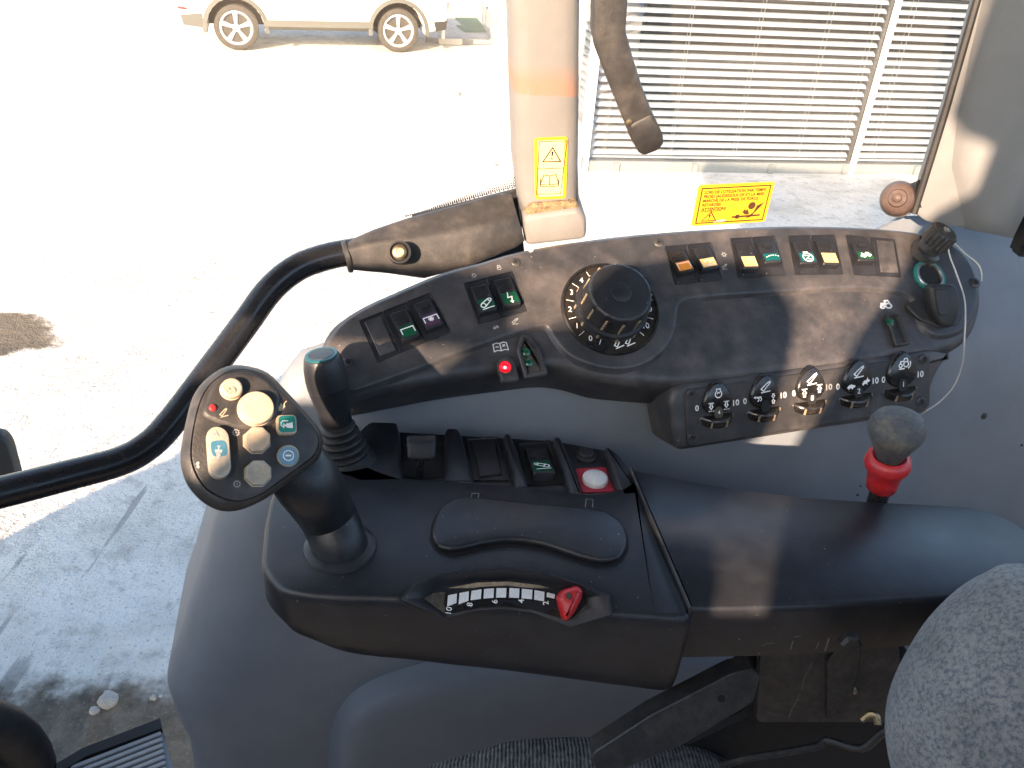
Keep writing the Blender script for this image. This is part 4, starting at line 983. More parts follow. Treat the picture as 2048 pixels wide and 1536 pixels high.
# moulded sleeve at the pillar
cen = [((696, 513), 28), ((760, 503), 45), ((830, 497), 62), ((920, 473), 62), ((1015, 441), 56), ((1036, 435), 48)]
rings = []
d0 = [.952, .955, .958, .962, .968, .975]
e_up = UP; 
for ci, (((x, y), hh), dd) in enumerate(zip(cen, d0)):
    c = at(x, y, dd); nx = at(x+14, y-4.2, dd)-at(x, y, dd); nx.normalize(); v = ray(x, y)
    upv = (v.cross(nx)); upv = -upv if upv.dot(UP) < 0 else upv; upv.normalize(); dv = nx.cross(upv).normalized()
    if dv.dot(v) > 0: dv = -dv
    s = dd/FPX; ring = []
    for (a, b) in roundp([(-1, -1), (.75, -1), (.97, (.5, .45, .32, .16, .02, .02)[ci]), (.30-.2*min(1, ci/2), 1), (-.4, 1), (-1, .9)], [.3, .5, .22, .3, .3, .3], 4):
        ring.append(c+upv*(b*hh*s*.97)+dv*(a*(20 if hh < 40 else min(hh, 46)*.75 if hh > 50 else 33)*s*(1.5 if hh < 30 else 1)))
    rings.append(ring)
slv = loft('sleeve', rings, 'worn_plastic', rail, smooth=45)
lathe('sleeve_lip', at(694, 513, .952), (at(760, 497, .955)-at(690, 514, .952)), [(.0170, -.003), (.0185, -.0015), (.0185, .002), (.0165, .003)], 'worn_plastic', slv, 28)
bo = at(799, 505, .923); bn = -ray(799, 505)
bn = (bn+UP*.12).normalized()
lathe('bolt_recess', bo+bn*.004, bn, [(.0125, -.012), (.0125, .0008), (.0105, .0012), (.0090, -.003), (0, -.003)], 'matte_black', slv, 24)
lathe('bolt', bo+bn*.003, bn, [(.0078, -.004), (.0078, .0015), (.006, .003), (.0045, .0032), (.004, .0015), (0, .0015)], 'brass', slv, 20)

# ================================================================== LEFT EDGE: mudguard, dash, floor grille
mg = empty('front_mudguard', at(-20, 905, 1.6), 'dark rounded mudguard end at the left edge behind the rail', 'mudguard')
PM = Plane(at(0, 905, 1.6), -ray(0, 905))
q = [(-760, 960), (-60, 858), (0, 855), (16, 860), (28, 876), (40, 920), (52, 970), (40, 1000), (-760, 1200)]
prism('shell', PM, roundp(px(PM, q), .03, 4), [(0, -.2), (0, -.02), (.012, -.004), (.03, 0)], 'rubber', mg, smooth=50)
prism('rim', PM, roundp(px(PM, [(-750, 975), (-60, 872), (0, 877), (14, 890), (26, 930), (36, 975), (-750, 1170)]), .03, 4), [(0, -.002), (0, .004), (.004, .006)], 'matte_black', mg, smooth=50)
FZ = CAMP.z-1.30
PFL = Plane((0, 0, FZ), (0, 0, 1))
fg = empty('floor_grille', PFL.on(255, 1500), 'ribbed grey air grille at the cab floor edge', 'grille')
fq = [(60, 1580), (170, 1508), (322, 1452), (352, 1560), (340, 1640), (60, 1680)]
prism('frame', PFL, px(PFL, fq), [(0, -.05), (0, 0)], 'grey_trim', fg, smooth=20)
for k in range(8):
    t = k*11.5
    a, b = PFL.on(140+t*.30, 1530+t, .0), PFL.on(322+t*.15, 1460+t*1.02, .0)
    d = (b-a); boxm('rib', (a+b)/2+ZZ*.004, d*.5, d.cross(ZZ).normalized()*.004, ZZ*.005, 'print_faded', fg, .001)
sq_ = [PFL.on(x, y, .012) for x, y in ((60, 1558), (165, 1496), (320, 1436), (324, 1456), (172, 1512), (64, 1578))]
loft('seal_strip', [[p-ZZ*.03 for p in sq_], sq_], 'matte_black', fg, smooth=20)
# floor of the cab
prism('cab_floor', PFL, [(a, b) for a, b in px(PFL, [(60, 1680), (340, 1600), (1000, 1350), (2300, 1300), (2600, 2600), (-400, 2600)], -.012)], [(0, -.06), (0, -.012)], 'matte_black', None, kind='structure')
sw = empty('steering_wheel', at(20, 1500, .70), 'dark steering wheel rim crossing the bottom left corner', 'steering wheel')
scn = at(-300, 1790, .72); sn = (V((.45, -.35, .82))).normalized(); s1 = sn.cross(V((0, 0, 1))).normalized(); s2 = sn.cross(s1)
# rim passes through the corner: radius chosen from its centre
cpt_ = at(62, 1534, .74); sn = ((cpt_-scn).cross(V((.3, .5, .55)))).normalized()
if sn.dot(-ray(0, 1500)) < 0: sn = -sn
s1 = (cpt_-scn).normalized(); s2 = sn.cross(s1); RR = (cpt_-scn).length
tube('rim', [scn+(s1*math.cos(2*math.pi*k/40)+s2*math.sin(2*math.pi*k/40))*RR for k in range(41)], .0165, 'rubber', sw, seg=12, sm=1, cap=(False, False))
lathe('hub', scn, sn, [(.05, -.02), (.06, -.01), (.06, .01), (.045, .02), (0, .022)], 'black_plastic', sw, 24)
for a in (90, 210, 330):
    d = s1*math.cos(rad(a))+s2*math.sin(rad(a)); tube('spoke', [scn+d*.04-sn*.005, scn+d*(RR*.6)-sn*.012, scn+d*RR], [.016, .011, .010], 'black_plastic', sw, seg=10, sm=3)

# ================================================================== ARMREST CONSOLE
arm = empty('armrest_console', PA.on(950, 1180, -.09), 'black control armrest with switches, lid and red quadrant lever', 'armrest')
# body: top outline lofted down; its underside falls towards the right and is rounded at the front left
ao = [(531, 1030), (524, 1085), (521, 1122), (530, 1146), (548, 1168), (576, 1184), (657, 1195), (796, 1199), (900, 1206), (1010, 1212), (1142, 1222), (1225, 1229), (1309, 1235), (1372, 1238), (1383, 1215), (1340, 1118), (1300, 1025), (1274, 956), (1240, 972), (1180, 982), (1060, 970), (960, 962), (880, 956), (800, 950), (720, 922), (640, 905), (560, 950)]
au = ccw([tuple(q) for q in smooth(px(PA, ao), 3)])
u0 = PA.uv(525, 1120)[0]; u1 = PA.uv(1378, 1230)[0]; vfront = PA.uv(900, 1206)[1]
def under(a, b, t):
    """t 0..1 down the side; underside depth grows to the right"""
    f = min(1, max(0, (a-u0)/(u1-u0))); dep = .064+.024*f
    return -dep*t
rings = []
for ins, t, sh in ((.000, 1.0, .030), (.000, .93, .016), (.000, .75, .004), (.0, .5, 0), (0, .14, 0), (.0006, .065, 0), (.002, .022, 0), (.005, .0, 0)):
    r_ = []
    for (a, b), (a2, b2) in zip(inset(au, ins), au):
        f = max(0, 1-(a2-u0)/.09)                            # only the left end is rounded under
        z = under(a2, b2, t)+(.012*f*f*(t if t > .7 else 0))
        r_.append(PA.w(a+sh*1.6*f, b+sh*(.25 if b2 < vfront+.03 else 0), z))
    rings.append(r_)
loft('body', rings, 'black_plastic', arm, smooth=50)
# lower rear deck under the switch bays
dk = [(610, 950), (700, 968), (1272, 1000), (1258, 935), (1240, 912), (1207, 898), (1107, 880), (1007, 874), (900, 868), (800, 862), (735, 862), (690, 880), (640, 905)]
prism('rear_deck', PA, roundp(px(PA, dk, -.011), .006, 3), [(0, -.075), (0, -.013), (.002, -.011)], 'black_plastic', arm, smooth=40)
PD = PA.shift(-.011)
# fins between the bays, flush with the top
fins = [[(640, 935), (728, 850), (741, 841), (795, 843), (801, 870), (803, 930), (808, 962), (720, 965)],
        [(889, 862), (893, 854), (917, 855), (924, 868), (948, 966), (880, 966), (889, 945)],
        [(1006, 872), (1010, 864), (1022, 866), (1036, 900), (1060, 978), (1030, 976), (1024, 940)],
        [(1106, 878), (1110, 870), (1122, 873), (1138, 905), (1166, 990), (1140, 984)],
        [(1207, 898), (1214, 890), (1238, 906), (1254, 926), (1264, 945), (1284, 990), (1244, 992), (1228, 955)]]
for k, q in enumerate(fins):
    prism('bay_fin', PA, roundp(px(PA, q), .003, 3), [(-.001, -.03), (0, -.004), (.0012, -.0012), (.003, .0)], 'black_plastic', arm, smooth=50)
# slot with its sliding lever
prism('lever_slot', PD, roundp(px(PD, [(806, 893), (889, 893), (889, 955), (808, 955)]), .003, 3), [(0, -.002), (0, .0006)], 'matte_black', arm)
bs = PD.on(840, 952); tp = PA.on(842, 905, .012)
lv = tube('slide_lever', [bs-ZZ*.01, bs+(tp-bs)*.5, tp], [.0034, .0034, .0032], 'gloss_black', arm, seg=10, sm=2)
PK = Plane(PA.on(843, 896, .014), nrm(38, 4))
prism('lever_knob', PK, roundp(px(PK, [(813, 882), (872, 880), (871, 915), (862, 921), (824, 921), (815, 916)]), .004, 3), [(.001, -.010), (0, -.008), (0, .002), (.001, .0036), (.003, .0045)], 'rubber', lv, smooth=40)
PK2 = Plane(PA.on(843, 876, .020), nrm(75, 4))
prism('knob_top', PK2, roundp(px(PK2, [(814, 872), (871, 870), (872, 884), (814, 886)]), .002, 3), [(0, -.012), (0, 0), (.001, .001)], 'rubber', lv)
# switch bays
bezel(PD, [(933, 879), (994, 876), (1018, 963), (948, 963)], arm, rim=.0016)
prism('blank_plate', PD, roundp(px(PD, [(945, 889), (989, 885), (1003, 951), (959, 956)]), .001, 2), [(0, -.001), (0, .0018), (.0008, .0024)], 'black_plastic', arm)
bezel(PD, [(1036, 889), (1099, 883), (1126, 969), (1052, 972)], arm, m='matte_black', rim=.0016)
rocker(PD, [(1051, 893), (1090, 889), (1110, 950), (1067, 954)], arm, 'lens_green', 'hitch_up', flip=False, hmax=.010, ribs=4)
pb = PD.frame(1172, 914, 0, 0)
lathe('push_button', pb[0], PD.n, [(21*pb[3], -.001), (21*pb[3], .002), (18*pb[3], .003), (16*pb[3], .003), (15.5*pb[3], .0055), (14*pb[3], .0062), (0, .0060)], 'rubber', arm, 28)
rsq = prism('stop_plate', PD, roundp(px(PD, [(1151, 939), (1213, 936), (1229, 984), (1164, 986)]), .001, 2), [(0, -.001), (0, .0010)], 'red_print', arm)
wb = PD.frame(1190, 961, 0, .001)
lathe('stop_button', wb[0], PD.n, [(26*wb[3], 0), (26*wb[3], .0022), (24.5*wb[3], .0040), (20*wb[3], .0052), (10*wb[3], .0058), (0, .0060)], 'white_button', rsq, 32)
# hinged lid
lo_ = [(865, 1062), (871, 1032), (886, 1008), (910, 995), (943, 993), (1074, 1005), (1195, 1017), (1225, 1029), (1246, 1047), (1254, 1071), (1252, 1092), (1240, 1111), (1216, 1118), (1189, 1117), (1149, 1106), (1089, 1086), (1028, 1077), (968, 1083), (922, 1094), (898, 1096), (877, 1089), (868, 1077)]
lu = [tuple(q) for q in smooth(px(PA, lo_, .006), 3)]
prism('lid_gap', PA, inset(ccw(lu), -.0022), [(0, -.001), (0, .0004)], 'matte_black', arm)
prism('lid', PA, lu, [(.0010, .001), (.0, .002), (0, .0042), (.0008, .0056), (.003, .0064)], 'black_plastic', arm, smooth=50)
for q in ([(944, 986), (958, 987), (955, 1002), (941, 1001)], [(1172, 998), (1186, 999), (1185, 1015), (1171, 1014)]):
    fr = PA.frame(q[0][0], q[0][1], 0, .0003); o = fr[0]
    P = [PA.on(x, y, .0003)-o for x, y in q]
    mark('hinge_seam', [[(p.dot(fr[1]), p.dot(fr[2])) for p in (P[3], P[0], P[1], P[2])]], fr, 1, 'print_faded', arm, .0004)
# quadrant with the scale: a sunk face behind a raised arch
PS = Plane(PA.on(1000, 1182, .008), nrm(44, 0))
outer = [(796, 1199), (830, 1165), (882, 1146), (949, 1136), (1017, 1134), (1084, 1143), (1151, 1164), (1219, 1190), (1226, 1231), (1142, 1255), (1066, 1226), (1003, 1218), (949, 1222), (891, 1239)]
inner = [(852, 1196), (868, 1183), (894, 1171), (955, 1161), (1015, 1159), (1078, 1165), (1140, 1181), (1168, 1196), (1172, 1214), (1136, 1240), (1064, 1219), (1003, 1212), (952, 1216), (893, 1229)]
def dens(p, k=4): return [tuple(q) for q in smooth(p, k)]
def hy(y): return -.0105+.0105*min(1, max(0, (y-1158)/62))
def pring(pts, h): return [PS.on(x, y, h) for x, y in pts]
def qring(pts, h): return [PS.on(x, y, hy(y)+h) for x, y in pts]
O_ = outer; I_ = inner
sc = lambda A, B, t: [(a[0]+(b[0]-a[0])*t, a[1]+(b[1]-a[1])*t) for a, b in zip(A, B)]
quad = loft('quadrant', [pring(sc(O_, I_, -.12), -.05), pring(O_, -.010), pring(O_, .0), [PS.on(x, y, .003 if y < 1200 else .0005) for x, y in sc(O_, I_, .10)], [PS.on(x, y, .0025 if y < 1200 else .0005) for x, y in sc(O_, I_, .22)], qring(sc(O_, I_, .9), .001), qring(I_, 0)], 'black_plastic', arm, smooth=28)
hs = sc(O_, I_, .62)
loft('dust_ledge', [pring([(894, 1176), (955, 1165), (1015, 1163), (1078, 1170), (1128, 1184), (1126, 1192), (1076, 1178), (1015, 1171), (957, 1174), (898, 1186)], h) for h in (-.0085, -.0074)], 'dust', quad)
for q in ([(846, 1196), (868, 1186), (892, 1184), (888, 1202), (891, 1228), (880, 1220)], [(1170, 1210), (1206, 1196), (1186, 1212), (1150, 1240), (1145, 1238)]):
    loft('dust_corner', [qring(q, h) for h in (-.001, .0014)], 'dusty_plastic', quad)
# printed scale strip
up_ = [(893, 1190), (960, 1178), (1016, 1175), (1075, 1180), (1132, 1193)]; dn = [(889, 1236), (952, 1219), (1005, 1215), (1062, 1221), (1126, 1238)]
U_ = [tuple(q) for q in smooth(up_, 6, False)]; D_ = [tuple(q) for q in smooth(dn, 6, False)]
loft('scale_strip', [qring(U_+list(reversed(D_)), h) for h in (-.0004, .0008)], 'gloss_black', quad)
cells = [(896, 914), (919, 938), (943, 963), (968, 988), (993, 1013), (1019, 1039), (1044, 1065), (1069, 1089), (1094, 1110)]
def yU(x): 
    for a, b in zip(U_, U_[1:]):
        if a[0] <= x <= b[0]: return a[1]+(b[1]-a[1])*(x-a[0])/(b[0]-a[0])
    return 1192
for (a, b) in cells:
    y0, y1 = yU(a)+1, yU(b)+1; hh = 19 if a < 1080 else (13 if a < 1090 else 9)
    loft('scale_mark', [qring([(a, y0), (b, y1), (b-1, y1+hh), (a-2 if a < 950 else a-1, y0+hh+(4 if a < 930 else 0))], h) for h in (.0006, .0013)], 'print_white', quad, smooth=0)
for (x, y, q, r_) in ((898, 1222, '10', 82), (940, 1209, '8', 84), (990, 1203, '6', 88), (1043, 1202, '4', 92), (1092, 1206, '2', 96)):
    fr = PS.frame(x, y, r_, hy(y)+.0016); text('numeral', q, fr, 17*fr[3], 'print_white', quad, .008)
# red pointer
rp_ = roundp(px(PS, [(1112, 1195), (1124, 1180), (1155, 1171), (1166, 1180), (1164, 1196), (1148, 1228), (1134, 1243), (1124, 1240)], .006), .004, 4)
rd = prism('red_lever', PS, rp_, [(.0005, -.012), (0, -.002), (.0, .005), (.0010, .0085), (.0026, .0104), (.0042, .0112)], 'red_plastic', arm, smooth=50)
lathe('pin_mark', PS.on(1138, 1192, .0112), PS.n, [(.0024, 0), (.0022, .0005), (0, .0006)], 'print_brown', rd, 14)

# ------------------------------------------------------------------ main control handle
ch = empty('control_handle', PA.on(680, 1098), 'black control handle with cream, teal and blue push buttons', 'joystick')
hd = [(361, 925), (363, 888), (374, 833), (386, 793), (407, 763), (441, 738), (472, 730), (505, 734), (536, 746), (566, 775), (600, 812), (634, 851), (646, 876), (644, 900), (634, 922), (606, 943), (569, 971), (530, 998), (493, 1016), (462, 1023), (432, 1019), (401, 1001), (377, 974), (366, 949)]
fc_ = [(383, 900), (387, 862), (396, 820), (408, 788), (426, 764), (452, 746), (478, 739), (506, 742), (532, 753), (558, 779), (590, 813), (622, 850), (636, 874), (635, 896), (624, 914), (598, 934), (562, 960), (528, 984), (495, 998), (468, 1001), (440, 993), (412, 975), (394, 949), (385, 924)]
def hring(k, h, pts): 
    return [PH.on(x, y, h) for x, y in pts]
HD = [tuple(q) for q in smooth(hd, 3)]; FC = [tuple(q) for q in smooth(fc_, 3)]
mixp = lambda t: [(a[0]+(b[0]-a[0])*t, a[1]+(b[1]-a[1])*t) for a, b in zip(HD, FC)]
cx_, cy_ = 505, 880
def scl(pts, k): return [(cx_+(x-cx_)*k, cy_+(y-cy_)*k) for x, y in pts]
head = loft('head', [hring(0, -.030, scl(HD, .70)), hring(0, -.026, scl(HD, .86)), hring(0, -.018, scl(HD, .96)), hring(0, -.010, HD), hring(0, -.005, mixp(.15)), hring(0, -.0012, mixp(.5)), hring(0, .0004, mixp(.86)), hring(0, .0002, mixp(.93)), hring(0, -.0006, mixp(.96)), hring(0, -.0006, mixp(1.0)), hring(0, .0006, mixp(1.05)), hring(0, .0010, mixp(1.2))], 'worn_plastic', ch, smooth=50)
PHf = PH.shift(.0010)
# raised upper pad of the face
pd = roundp(px(PHf, [(412, 806), (426, 772), (452, 752), (480, 744), (506, 748), (530, 760), (557, 787), (558, 805), (548, 848), (482, 858), (440, 846), (404, 830)]), .005, 4)
prism('raised_pad', PHf, pd, [(-.001, -.0005), (0, .0010), (.0012, .0018), (.002, .0019)], 'worn_plastic', head, smooth=50)
PHp = PHf.shift(.0019)
def button(pl, x, y, prof, m, seg=36, name='button'):
    o, ex, ey, s = pl.frame(x, y, 0, 0); return lathe(name, o, pl.n, [(r*s, h) for r, h in prof], m, head, seg)
def domed(r): return [(r+1.5, -.001), (r+1.5, .0006), (r, .0008), (r, .0042), (r*.95, .0054), (r*.8, .0060), (r*.4, .0056), (0, .0053)]
b1 = button(PHp, 462, 780, domed(21.5), 'cream'); b2 = button(PHp, 511, 819, domed(35.5), 'cream')
fr = PHp.frame(463, 781, 0, .0063); mark('faded_icon', SYM['gear_plus'][:1]+SYM['field'], fr, 11*fr[3], 'cream_grey', b1, .16)
lathe('led', PHp.on(425, 816), PHp.n, [(.0022, -.0005), (.0022, .0010), (.0012, .0019), (0, .0020)], 'red_plastic', head, 16)
def polyb(pl, pts, m, h=.0052, r=.002, name='button', seg=3):
    return prism(name, pl, roundp(px(pl, pts, h), r, seg), [(0, -.001), (0, h-.0012), (.0005, h-.0003), (.0014, h)], m, head, smooth=40)
def octp(x, y, r): return [(x+r*math.cos(rad(22.5+45*k)), y-r*math.sin(rad(22.5+45*k))) for k in range(8)]
def octb(x, y, r, m):
    o, ex, ey, s = PHf.frame(x, y, 0, 0)
    rg = []
    for k, h in ((1.05, -.0008), (1.05, .0005), (1, .0006), (1, .0045), (.95, .0056), (.84, .0058), (.5, .0050)):
        rg.append([o+PHf.n*h+(ex*math.cos(rad(22.5+45*j))+ey*math.sin(rad(22.5+45*j)))*r*s*k for j in range(8)])
    return loft('button', rg, m, head, smooth=20)
octb(513, 882, 28, 'cream'); octb(515, 948, 28, 'cream_grey')  # lower button gets a greyer cream, its shade put into the colour
pill = [(413+23*(1-math.cos(rad(a)))-2*math.sin(rad(a)), 876-24*math.sin(rad(a))) for a in range(0, 181, 15)]+[(460-23*(1-math.cos(rad(a)))+3, 932+24*math.sin(rad(a))) for a in range(0, 181, 15)]
bp_ = polyb(PHf, pill, 'cream_grey', .0056, .0)
prism('blue_print', PHf, roundp(px(PHf, [(420, 882), (452, 880), (456, 912), (424, 914)], .0056), .003, 3), [(0, .005), (0, .0058)], 'pill_blue', bp_)
fr = PHf.frame(437, 904, -3, .0060); mark('implement_icon', [['fill', [(-.35, -.2), (.35, -.2), (.3, -1.2), (-.3, -1.2)]], ['fill', [(-.6, .4), (.6, .4), (.5, -.1), (-.5, -.1)]], [(0, .4), (0, 1.0)], [(-.25, 1.0), (.25, 1.0)]], fr, 13*fr[3], 'print_faded', bp_, .2)
fr = PHf.frame(431, 868, -3, .0060); mark('arrow_icon', [[(-.6, -.4), (0, .6), (.6, -.4), (-.6, -.4)]], fr, 9*fr[3], 'print_faded', bp_, .2)
fr = PHf.frame(442, 941, -3, .0060); mark('arrow_icon', [[(-.6, .4), (0, -.6), (.6, .4), (-.6, .4)]], fr, 9*fr[3], 'print_faded', bp_, .2)
gb = polyb(PHf, [(553, 829), (593, 828), (595, 867), (555, 868)], 'cream', .0050, .003)
prism('teal_print', PHf, roundp(px(PHf, [(557, 832), (590, 831), (592, 864), (558, 865)], .005), .0025, 3), [(0, .0045), (0, .0052)], 'button_teal', gb)
fr = PHf.frame(574, 849, 0, .0054); mark('tractor_icon', [['fill', [(-.1, -.5), (.9, -.6), (.9, .4), (.3, .2), (-.1, .2)]], ['fill', [(-.5, -.3), (-.1, -.3), (-.1, .0), (-.5, .0)]], [(-.5, -.6), (-.5, .2)], [(.2, .6), (-.6, .6), (-.9, .3), (-.9, -.1), (-.6, -.4)]], fr, 13*fr[3], 'print_white', gb, .16)
bb = button(PHf, 576, 912, [(22.5, -.001), (22.5, .0006), (20.8, .0007), (20.8, .0038), (19.5, .0048), (0, .0048)], 'cream_grey')
lathe('blue_print', PHf.on(576, 912, .0046), PHf.n, [(19*fr[3], 0), (19*fr[3], .0005), (0, .0005)], 'button_blue', bb, 30)
fr = PHf.frame(577, 911, 0, .0054); mark('bar_icon', SYM['ring_bar'], fr, 11.5*fr[3], 'print_white', bb, .18)
for (x, y, k, sz, r_, m_) in ((472, 865, 'gear_plus', 8, 0, 'print_faded'), (474, 968, 'gear_minus', 8, 0, 'print_faded'), (396, 930, 'field', 8, 80, 'print_faded')):
    fr = PHf.frame(x, y, r_, .0003); mark('icon', SYM[k], fr, sz*fr[3], m_, head, .2)
fr = PHp.frame(447, 825, 10, .0003); mark('icon', SYM['arm'], fr, 9*fr[3], 'cream', head, .2)
fr = PHf.frame(566, 812, 0, .0003); mark('icon', SYM['hand'], fr, 11*fr[3], 'cream', head, .12)
# stem
base = PA.on(680, 1096, .0); dbase = (base-CAMP).length
top = PH.on(566, 905, -.052); mid1 = PH.on(616, 966, -.052); mid2 = at(654, 1028, dbase*.99)
st = tube('stem', [top, mid1, mid2, base+ZZ*.004, base-ZZ*.006], [.022, .0235, .0215, .0210, .0210], 'black_plastic', ch, seg=28, sm=6)
lathe('stem_collar', base, (0, 0, 1), [(.0285, -.002), (.027, .0025), (.0235, .0045), (.0215, .005)], 'black_plastic', ch, 36)

# ------------------------------------------------------------------ small joystick with bellows
js = empty('small_joystick', PA.on(688, 915), 'short black joystick with rubber bellows beside the control handle', 'joystick')
jb = PA.on(690, 916, -.004); db = (jb-CAMP).length
jt = at(643, 712, db*.935); ja = (jt-jb).normalized(); JL = (jt-jb).length; sj = db*.96/FPX
def jr(f): return f*sj
prof = [(jr(92), -.016), (jr(86), -.004), (jr(60), .0005), (jr(55), .003)]
for k in range(5):
    h0 = .005+k*.0062; r0 = 51-k*4.2
    prof += [(jr(r0), h0), (jr(r0+1.5), h0+.0022), (jr(r0), h0+.0040), (jr(r0-6), h0+.0050)]
bel = lathe('bellows', jb, ja, prof+[(jr(28), .037)], 'rubber', js, 36)
h1 = .036
lathe('grip', jb, ja, [(jr(27), h1), (jr(30.5), h1+.002), (jr(34), h1+(JL-h1)*.25), (jr(40), h1+(JL-h1)*.54), (jr(40.2), h1+(JL-h1)*.56), (jr(39), h1+(JL-h1)*.565), (jr(40.6), h1+(JL-h1)*.575), (jr(41), h1+(JL-h1)*.68), (jr(39), h1+(JL-h1)*.85), (jr(35), h1+(JL-h1)*.97), (jr(33), JL), (jr(31), JL+.0008)], 'black_plastic', js, 40, smooth=40)
cpj = lathe('cap_ring', jb+ja*(JL+.0006), ja, [(jr(31.5), 0), (jr(31), .0012), (jr(25), .0014), (jr(24), .0004)], 'ring_teal', js, 36)
lathe('cap', jb+ja*(JL+.0006), ja, [(jr(25.5), .0008), (jr(24), .0016), (0, .0020)], 'black_plastic', js, 32)

# ------------------------------------------------------------------ rear arm pad
ZP = .003
PAd = PA.shift(ZP)
pad = empty('arm_pad', PAd.on(1600, 1200, -.08), 'plain black rear arm pad reaching back to the seat', 'arm pad')
po_ = [(1257, 935), (1345, 953), (1428, 968), (1552, 987), (1738, 1001), (1904, 1008), (1966, 1016), (2007, 1030), (2060, 1062), (2120, 1120), (2110, 1180), (1950, 1190), (1821, 1200), (1697, 1210), (1531, 1216), (1378, 1218)]
pu = ccw(roundp(px(PAd, po_), [.002]+[.05]*12+[.05, .02, .002], 2))
rings = []
for ins, z in ((.0, -.052), (0, -.006), (.0005, -.0035), (.0016, -.0010), (.0035, 0)): rings.append([PAd.w(a, b, z) for a, b in inset(pu, ins)])
loft('pad_shell', rings, 'black_plastic', pad, smooth=60)
a, b = PAd.on(1263, 937, .0012), PAd.on(1383, 1216, .0012)
tube('seam_edge', [a+V((-.001, 0, 0)), (a+b)/2+V((-.001, 0, 0)), b+V((-.001, 0, 0)), b-ZZ*.05+V((-.001, 0, 0))], .0012, 'worn_plastic', pad, seg=8, sm=1)
bl_ = PAd.on(1703, 1287, 0)
nf_ = V((0, -1, .15)).normalized()
PFt = Plane(PAd.on(1600, 1219, 0), nf_)
lathe('bolt', PFt.on(1700, 1286, .001), nf_, [(.0085, -.003), (.0085, .002), (.006, .004), (0, .004)], 'dark_steel', pad, 6)

# ------------------------------------------------------------------ seat frame under the pad
PBk = Plane(PFt.on(1640, 1330, -.035), nrm(8, 4))
br = empty('armrest_bracket', PBk.on(1600, 1450), 'scratched dark steel bracket holding the armrest to the seat', 'bracket')
prism('plate', PBk, roundp(px(PBk, [(1520, 1290), (1800, 1290), (1800, 1446), (1512, 1446)]), .006, 3), [(0, -.006), (0, -.001), (.001, 0)], 'dark_steel', br)
tong = roundp(px(PBk, [(1655, 1325), (1680, 1290), (1722, 1290), (1722, 1318), (1705, 1400), (1655, 1440)], .004), .006, 3)
prism('tongue', PBk, tong, [(0, -.001), (0, .003), (.001, .004)], 'dark_steel', br)
o, ex, ey, s = PBk.frame(1684, 1392, 0, .001)
tube('washer_edge', [o+(ex*math.cos(rad(a))+ey*math.sin(rad(a)))*26*s for a in range(20, 190, 17)], .0022, 'steel', br, seg=8, sm=2)
void_q = roundp(px(PBk, [(1505, 1330), (1820, 1296), (1820, 1750), (1200, 1750), (1330, 1500), (1500, 1420)], -.02), .01, 3)
prism('dark_void_block', PBk, void_q, [(0, -.07), (0, -.022), (.004, -.018)], 'matte_black', None, label='black block standing in for the dark void under the arm pad', cat='dark block')  # added black block, stands in for deep shade under the pad
def scratch(pl, pts, h, parent, wd, m='scuff'):
    o, ex, ey, s = pl.frame(pts[0][0], pts[0][1], 0, h); Q = [pl.on(x, y, h)-o for x, y in pts]
    mark('scratch', [[(q.dot(ex), q.dot(ey)) for q in Q]], (o, ex, ey), 1, m, parent, wd)
for q, wd in (([(1624, 1325), (1618, 1340), (1609, 1354), (1604, 1378)], .0009), ([(1598, 1388), (1593, 1402), (1584, 1418), (1577, 1436)], .0012), ([(1531, 1422), (1546, 1430), (1562, 1429), (1571, 1435)], .0006), ([(1592, 1398), (1601, 1402)], .0008)): scratch(PBk, q, .0006, br, wd)
for q, wd in (([(1522, 1292), (1536, 1287), (1548, 1286)], .0007), ([(1581, 1300), (1586, 1282)], .0010), ([(1588, 1274), (1602, 1272)], .0007), ([(1632, 1298), (1638, 1285)], .0008), ([(1650, 1302), (1658, 1276)], .0012)): scratch(PFt, q, .0008, pad, wd)
PLk = Plane(PBk.on(1450, 1400, .03), nrm(20, 2))
lk = empty('support_link', PLk.on(1350, 1470), 'grey angled support link with a round hole under the armrest', 'link')
lq = roundp(px(PLk, [(1465, 1347), (1505, 1338), (1521, 1352), (1508, 1405), (1366, 1490), (1200, 1560), (1180, 1510), (1300, 1432)]), [.004, .006, .008, .006, .004, .002, .002, .002], 3)
prism('plate', PLk, lq, [(0, -.02), (0, -.001), (.001, 0)], 'dark_steel', lk)
lathe('hole', PLk.on(1443, 1397, .0), PLk.n, [(.0032, -.001), (.0030, .0004), (0, .0003)], 'matte_black', lk, 18)
cab = empty('cable', at(1600, 1500, .78), 'thin grey control cable under the seat edge', 'cable')
tube('sheath', [at(1440, 1532, .80), at(1490, 1517, .80), at(1560, 1506, .80), at(1635, 1492, .80), at(1655, 1480, .80), at(1722, 1497, .79), at(1763, 1467, .78), at(1810, 1440, .77)], .0034, 'dark_steel', cab, seg=8, sm=4)
tube('clip', [at(1722, 1440, .77), at(1738, 1428, .77), at(1752, 1432, .77), at(1756, 1450, .77)], .003, 'brass', cab, seg=8, sm=4)

